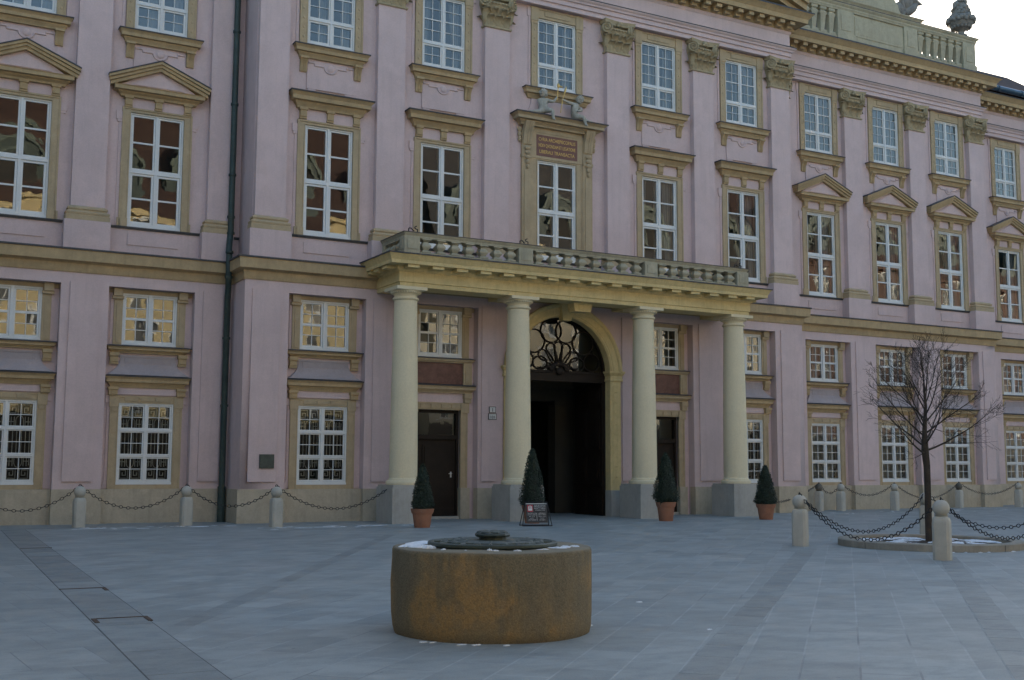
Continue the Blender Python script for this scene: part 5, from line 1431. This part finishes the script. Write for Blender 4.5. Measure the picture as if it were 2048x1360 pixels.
def grow(p, d, ln, r, depth, nseg, lift=.03):
    pts = [p]; rad = [r]; dd = Vector(d).normalized(); w = (.045,.06,.07,.08)[depth]
    for i in range(nseg):
        dd = (dd+Vector((rt.gauss(0,w), rt.gauss(0,w), rt.gauss(lift,w*.8)))).normalized()
        pts.append(pts[-1]+dd*(ln/nseg)); rad.append(max(.0026, r*(1-.85*(i+1)/nseg)))
    br.tube(pts, rad, 7 if depth == 0 else (5 if depth == 1 else 3), caps=False)
    if depth >= 3: return
    m = {0: 8, 1: 5, 2: 2}[depth]
    for i in range(m):
        t = (.20 if depth == 0 else .12)+.78*(i+rt.random())/m; k = min(nseg-1, int(t*nseg)); q = pts[k].lerp(pts[k+1], t*nseg-k); ax = (pts[k+1]-pts[k]).normalized()
        o = ax.orthogonal(); o.rotate(Matrix.Rotation(rt.uniform(0, 2*PI), 3, ax))
        an = rt.uniform(.35,.70); nd = ax*math.cos(an)+o*math.sin(an)
        nl = (ln*(1-t)*.75+.16)*rt.uniform(.7,1.15) if depth == 0 else ln*.50*(1.2-.7*t)*rt.uniform(.7,1.2)
        grow(q, nd, max(nl,.10), max(.0028, rad[k]*.48), depth+1, max(3, nseg-2))
limbs = 19
for i in range(limbs):
    a = i*2.39996+.9; t = i/(limbs-1); z = 1.88+1.35*t
    elev = math.radians(12+56*t+rt.uniform(-8,8)); ln = 1.86-.55*t+rt.uniform(-.15,.2)
    d = Vector((math.cos(a)*math.cos(elev), math.sin(a)*math.cos(elev), math.sin(elev)))
    grow(Vector((.0,.01,z)), d, ln, .024-.010*t, 0, 9, .035)
grow(Vector((.02,.03,3.3)), Vector((.05,0,1)), 1.0, .018, 0, 7)
br.build('crown', ['bark'], tree, angle=80)

# ---- clipped conifers in terracotta pots
def potted(x, y, h0, ztop, wid, lab, seed, rot=0):
    e = tag(empty('potted_conifer', (x,y,0), rot), lab, 'potted shrub', 'clipped conifers in terracotta pots by the porch')
    p = MB(); rt_ = .30; k = h0/.52
    p.lathe([(0,0),(.205,0),(.215,.02),(.265,.37*k),(.268,.385*k),(.285,.39*k),(.288,.41*k),(.298,.415*k),(.315,.50*k),(.322,.515*k),(.318,.525*k),(.285,.525*k),(.275,.49*k),(0,.47*k)], 36)
    p.build('pot', ['terracotta'], e)
    r = random.Random(seed); H = ztop-h0+.03; z0 = h0-.04
    prof = lambda t: wid*(.62+.38*min(1,t/.12))*(1-max(0,t-.10)/.90)**.66 if t < 1 else 0
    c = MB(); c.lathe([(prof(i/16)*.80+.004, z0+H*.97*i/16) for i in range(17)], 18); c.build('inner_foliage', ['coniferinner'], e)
    s = MB(); s.tube([(0,0,h0-.08),(0,0,h0+.15)], .03, 8); s.build('stem', ['bark'], e)
    f = MB()
    for i in range(4600):
        t = 1-(1-r.random()*.995)**.62 if False else r.random()**1.45
        a = r.uniform(0, 2*PI); lump = 1+.08*math.sin(a*3+t*9+seed)+.06*math.sin(a*5-t*17)
        rr = (prof(t)*lump)*r.uniform(.76,1.13)+.012; z = z0+H*t
        P = Vector((rr*math.cos(a), rr*math.sin(a), z)); n_ = Vector((math.cos(a), math.sin(a), .55+r.gauss(0,.5))).normalized()
        n_ = (n_+Vector((r.gauss(0,.45),r.gauss(0,.45),r.gauss(0,.35)))).normalized()
        o = n_.orthogonal().normalized(); o.rotate(Matrix.Rotation(r.uniform(0,6.28),3,n_)); w = n_.cross(o); L_ = r.uniform(.022,.052); W_ = L_*.45
        f.add([P-o*W_, P+n_*.010+w*L_*.2, P+o*W_, P+w*L_*1.6+n_*.006], [(0,1,3),(1,2,3)])
    f.build('foliage', ['conifer'], e, smooth=False)
PG = 'clipped conifers in terracotta pots by the porch'
potted(-6.79, -5.66, .50, 1.69, .27, 'smallest clipped conifer in a terracotta pot before the side door nearest the rainwater pipe', 1)
potted(-2.90, -4.88, .52, 2.18, .34, 'tall tapering clipped conifer behind the black sign board', 2, 1)
potted(1.67, -5.24, .58, 2.08, .365, 'clipped conifer in a terracotta pot between gateway and second side door', 3, 2)
potted(5.30, -5.69, .49, 1.72, .325, 'clipped conifer in a terracotta pot at the porch end nearest the bare tree', 4, 3)

# ---- black folding sign board
sb = tag(empty('sign_board', (-3.52,-6.16,0), -.30), 'black folding sign board with a red castle emblem and white lettering', 'sign')
fr = MB()
for s in (-1, 1):
    for yy in (-1, 1):
        fr.tube([(s*.42, yy*.20, .012),(s*.31, yy*.02, .66)], .013, 8)
for yy in (-1, 1): fr.tube([(-.43,yy*.20,.014),(.43,yy*.20,.014)], .014, 8)
fr.tube([(-.31,-.02,.66),(.31,-.02,.66)], .013, 8)
fr.build('frame', ['iron'], sb)
tilt = math.atan2(.18, .645)
bd = MB(); bd.box(-.30, .30, -.012, .012, 0, .545)
board = bd.build('board', ['black'], sb, (0,-.168,.10)); board.rotation_euler = (-tilt,0,0)
rd = MB(); rd.box(-.265,-.10,-.018,-.0125,.30,.50); em = rd.build('emblem', ['red'], board, smooth=False)
ck = MB()
for xx in (-.225,-.1825,-.14):
    h = .115 if xx == -.1825 else .095
    ck.box(xx-.013, xx+.013, -.021, -.0185, .345, .345+h); ck.add([(xx-.016,-.021,.345+h),(xx+.016,-.021,.345+h),(xx,-.021,.375+h)], [(0,1,2)])
ck.box(-.24,-.125,-.0205,-.0185,.335,.385); ck.build('castle', ['number'], board, smooth=False)
lt = MB(); lt.box(-.30,.30,-.016,-.0125,.522,.540); lt.box(-.003,.003,-.016,-.0125,.05,.27); lt.build('rule', ['number'], board, smooth=False)
for txt, x, z, s, w in (('GALERIA MESTA BRATISLAVY',.10,.472,.030,.33),('PRIMACIALNY',.10,.425,.045,.33),('PALAC  1. POSCH.',.10,.378,.040,.32),('zrkadlova sien',.10,.340,.030,.28),
        ('OTVORENE  DNI',-.14,.25,.030,.25),('UTOROK - NEDELA',-.14,.205,.028,.25),('10 - 17 h',-.14,.16,.032,.15),('pondelok',-.14,.115,.026,.12),('ZATVORENE',-.14,.06,.034,.22),
        ('OPENING',.15,.25,.030,.20),('TUESDAY - SUNDAY',.15,.205,.028,.23),('10 a.m. - 5 p.m.',.15,.16,.030,.20),('monday',.15,.115,.028,.11),('CLOSED',.15,.06,.030,.17)):
    link('lettering', text_mesh(txt, s, .002, 'number', .0008, width=w), board, (x,-.0145,z))

# ------------------------------------------------------------------ houses across the square (behind the viewer; they show in the window panes)
def house(name, x0, x1, y, eave, ridge, mat, lab, dorm, floors=5, ph=0, roof='tiles'):
    h = tag(empty(name, ((x0+x1)/2, y, 0)), lab, 'house', 'houses across the square'); cx = (x0+x1)/2; w = (x1-x0)/2
    W = MB(); D = 12; holes = []; n = int((x1-x0)/3.4); stp = (x1-x0)/n; fh = (eave-1.5)/floors
    for i in range(n):
        for f in range(floors):
            hx_ = -w+stp*(i+.5); z = 1.3+f*fh; holes.append((hx_-.65, hx_+.65, z+.6, z+fh-.7))
    # wall faces +y: build facing -y and turn it round
    wall_holes(W, -w, w, 0, eave, 0, holes, .25)
    W.box(-w, w, D-.1, D, 0, eave); W.box(-w, -w+.2, .02, D-.1, 0, eave); W.box(w-.2, w, .02, D-.1, 0, eave)
    for f in range(1, floors): W.box(-w, w, -.10, 0, 1.15+f*fh, 1.35+f*fh)
    W.box(-w, w, -.45, 0, eave-.5, eave)
    W.build('wall', [mat], h, rot=PI)
    sf = MB(); sf.box(-w-.02, w+.02, -.30, -.02, 0, 5.4); sf.build('dark_front_band', ['dark_band'], h, rot=PI, smooth=False)  # dark band added so the palace's lower panes reflect less brightness
    P = MB()
    for a, b, c, d in holes: P.quad((a,.2,c),(b,.2,c),(b,.2,d),(a,.2,d))
    P.build('pane', ['housepane'], h, rot=PI, smooth=False)
    Fm = MB()
    for a, b, c, d in holes:
        for q in (a, (a+b)/2-.05, b-.1): Fm.box(q, q+.1, .12, .19, c, d)
        Fm.box(a, b, .12, .188, (c+d)/2-.05, (c+d)/2+.05); Fm.box(a-.12, b+.12, -.08, 0, d, d+.18); Fm.box(a-.12, b+.12, -.1, 0, c-.14, c)
    Fm.build('window_frame', ['white'], h, rot=PI, smooth=False)
    R = MB(); R.quad((-w,-.6,eave),(w,-.6,eave),(w,D/2,ridge),(-w,D/2,ridge)); R.quad((-w,D+.4,eave),(w,D+.4,eave),(w,D/2,ridge),(-w,D/2,ridge))
    for s in (-1, 1): R.add([(s*w,-.1,eave),(s*w,D,eave),(s*w,D/2,ridge)], [(0,1,2)])
    for i in range(int(w/5)): R.box(-w+4+i*10, -w+5.2+i*10, D/2-1.5, D/2-.4, ridge-2, ridge+1.4)
    R.build('roof', [roof], h, rot=PI, smooth=False)
    for i in range(dorm):
        dx = -w+(i+.5)*2*w/dorm+ph; dz = eave+.2; Dm = MB(); n_ = 18; q = 2.7
        pts = [(q*math.cos(PI*k/n_), dz+2.6+3.2*math.sin(PI*k/n_)) for k in range(n_+1)]
        Dm.prism([(q,dz)]+pts+[(-q,dz)], .4, 5.5)
        for r0, r1, yy in ((2.7,2.35,.22),(1.7,1.5,.18)):
            for k in range(n_):
                a0, a1 = PI*k/n_, PI*(k+1)/n_
                Dm.prism([(r*math.cos(a), dz+2.6+r*1.18*math.sin(a)) for r, a in ((r0,a0),(r0,a1),(r1,a1),(r1,a0))], yy, .42, 2)
        Dm.prism([(1.45,dz+.5)]+[(1.45*math.cos(PI*k/n_), dz+2.5+1.6*math.sin(PI*k/n_)) for k in range(n_+1)]+[(-1.45,dz+.5)], .3, .41, 1)
        Dm.box(-.08,.08,.2,.3,dz+.5,dz+4.1,2); Dm.box(-3.0,3.0,.1,.5,dz-.1,dz+.35,2)
        Dm.v = [(x+dx, yy, z) for x, yy, z in Dm.v]
        Dm.build('dormer', ['copper','interior','palecopper'], h, rot=PI)
    return h
house('townhouse', -46, -14.5, -60, 20.5, 29.5, 'creamhouse', 'cream house with a plain tiled roof and a yellow neighbour across the square', 4)
house('townhouse', -14, 22, -62, 22.5, 34.0, 'yellowhouse', 'long yellow house with green copper dormers across the square', 5, 5, 1.0)
house('townhouse', 22.5, 60, -60, 21.5, 33, 'creamhouse', 'cream house with a slate roof and arched green dormers across the square', 4, roof='slate')
house('townhouse', 60.5, 118, -62, 25.0, 35, 'brickhouse', 'tall brick red corner house across the square', 6)
# unseen houses added beside the palace to shade the lower walls round the square
def shading_house(x0, x1, y0, y1, eave, ridge, mat, lab, face):
    h = tag(empty('townhouse', ((x0+x1)/2, (y0+y1)/2, 0)), lab, 'house', 'added houses that shade the square'); a, b = (x1-x0)/2, (y1-y0)/2
    W = MB(); W.box(-a, a, -b, b, 0, eave); W.box(-a-.3, a+.3, -b-.3, b+.3, eave-.6, eave-.05); W.box(-a-.08, a+.08, -b-.08, b+.08, 4.6, 4.9)
    W.build('wall', [mat], h, smooth=False)
    Fm = MB(); P = MB(); L_ = a if face == 'y' else b; n = max(2, int(2*L_/3.5))
    for i in range(n):
        for f in range(int((eave-2)/4)):
            c = -L_+2*L_*(i+.5)/n; z = 1.5+f*4.2
            if face == 'y': P.box(c-.6, c+.6, -b-.02, -b+.1, z, z+2.1); Fm.box(c-.8, c-.602, -b-.09, -b, z-.2, z+2.3); Fm.box(c+.602, c+.8, -b-.09, -b, z-.2, z+2.3); Fm.box(c-.9, c+.9, -b-.13, -b, z+2.302, z+2.5)
            else:
                s = face; P.box(s*(a+.02), s*(a-.1), c-.6, c+.6, z, z+2.1); Fm.box(s*(a+.09), s*a, c-.8, c-.602, z-.2, z+2.3); Fm.box(s*(a+.09), s*a, c+.602, c+.8, z-.2, z+2.3); Fm.box(s*(a+.13), s*a, c-.9, c+.9, z+2.302, z+2.5)
    P.build('window', ['interior'], h, smooth=False); Fm.build('window_frame', ['trim'], h, smooth=False)
    R = MB()
    if face == 'y': R.prism([(-b-.5,eave),(b+.5,eave),(0,ridge)], -a, a); R.v = [(yy, x, z) for x, yy, z in R.v]
    else: R.prism([(-a-.5,eave),(a+.5,eave),(0,ridge)], -b, b)
    R.build('roof', ['tiles'], h, smooth=False)
shading_house(35.5, 78, 3.0, 15, 18.5, 23, 'creamhouse', 'long unseen cream house added next to the palace to shade the houses opposite', 'y')
shading_house(78.5, 150, 3.0, 15, 17.5, 22, 'yellowhouse', 'unseen yellow house added beyond the long cream house to shade the houses opposite', 'y')
shading_house(-47, -33, -56, 0.5, 18, 23, 'creamhouse', 'unseen cream house added at right angles to the palace to darken its lower wall', 1)
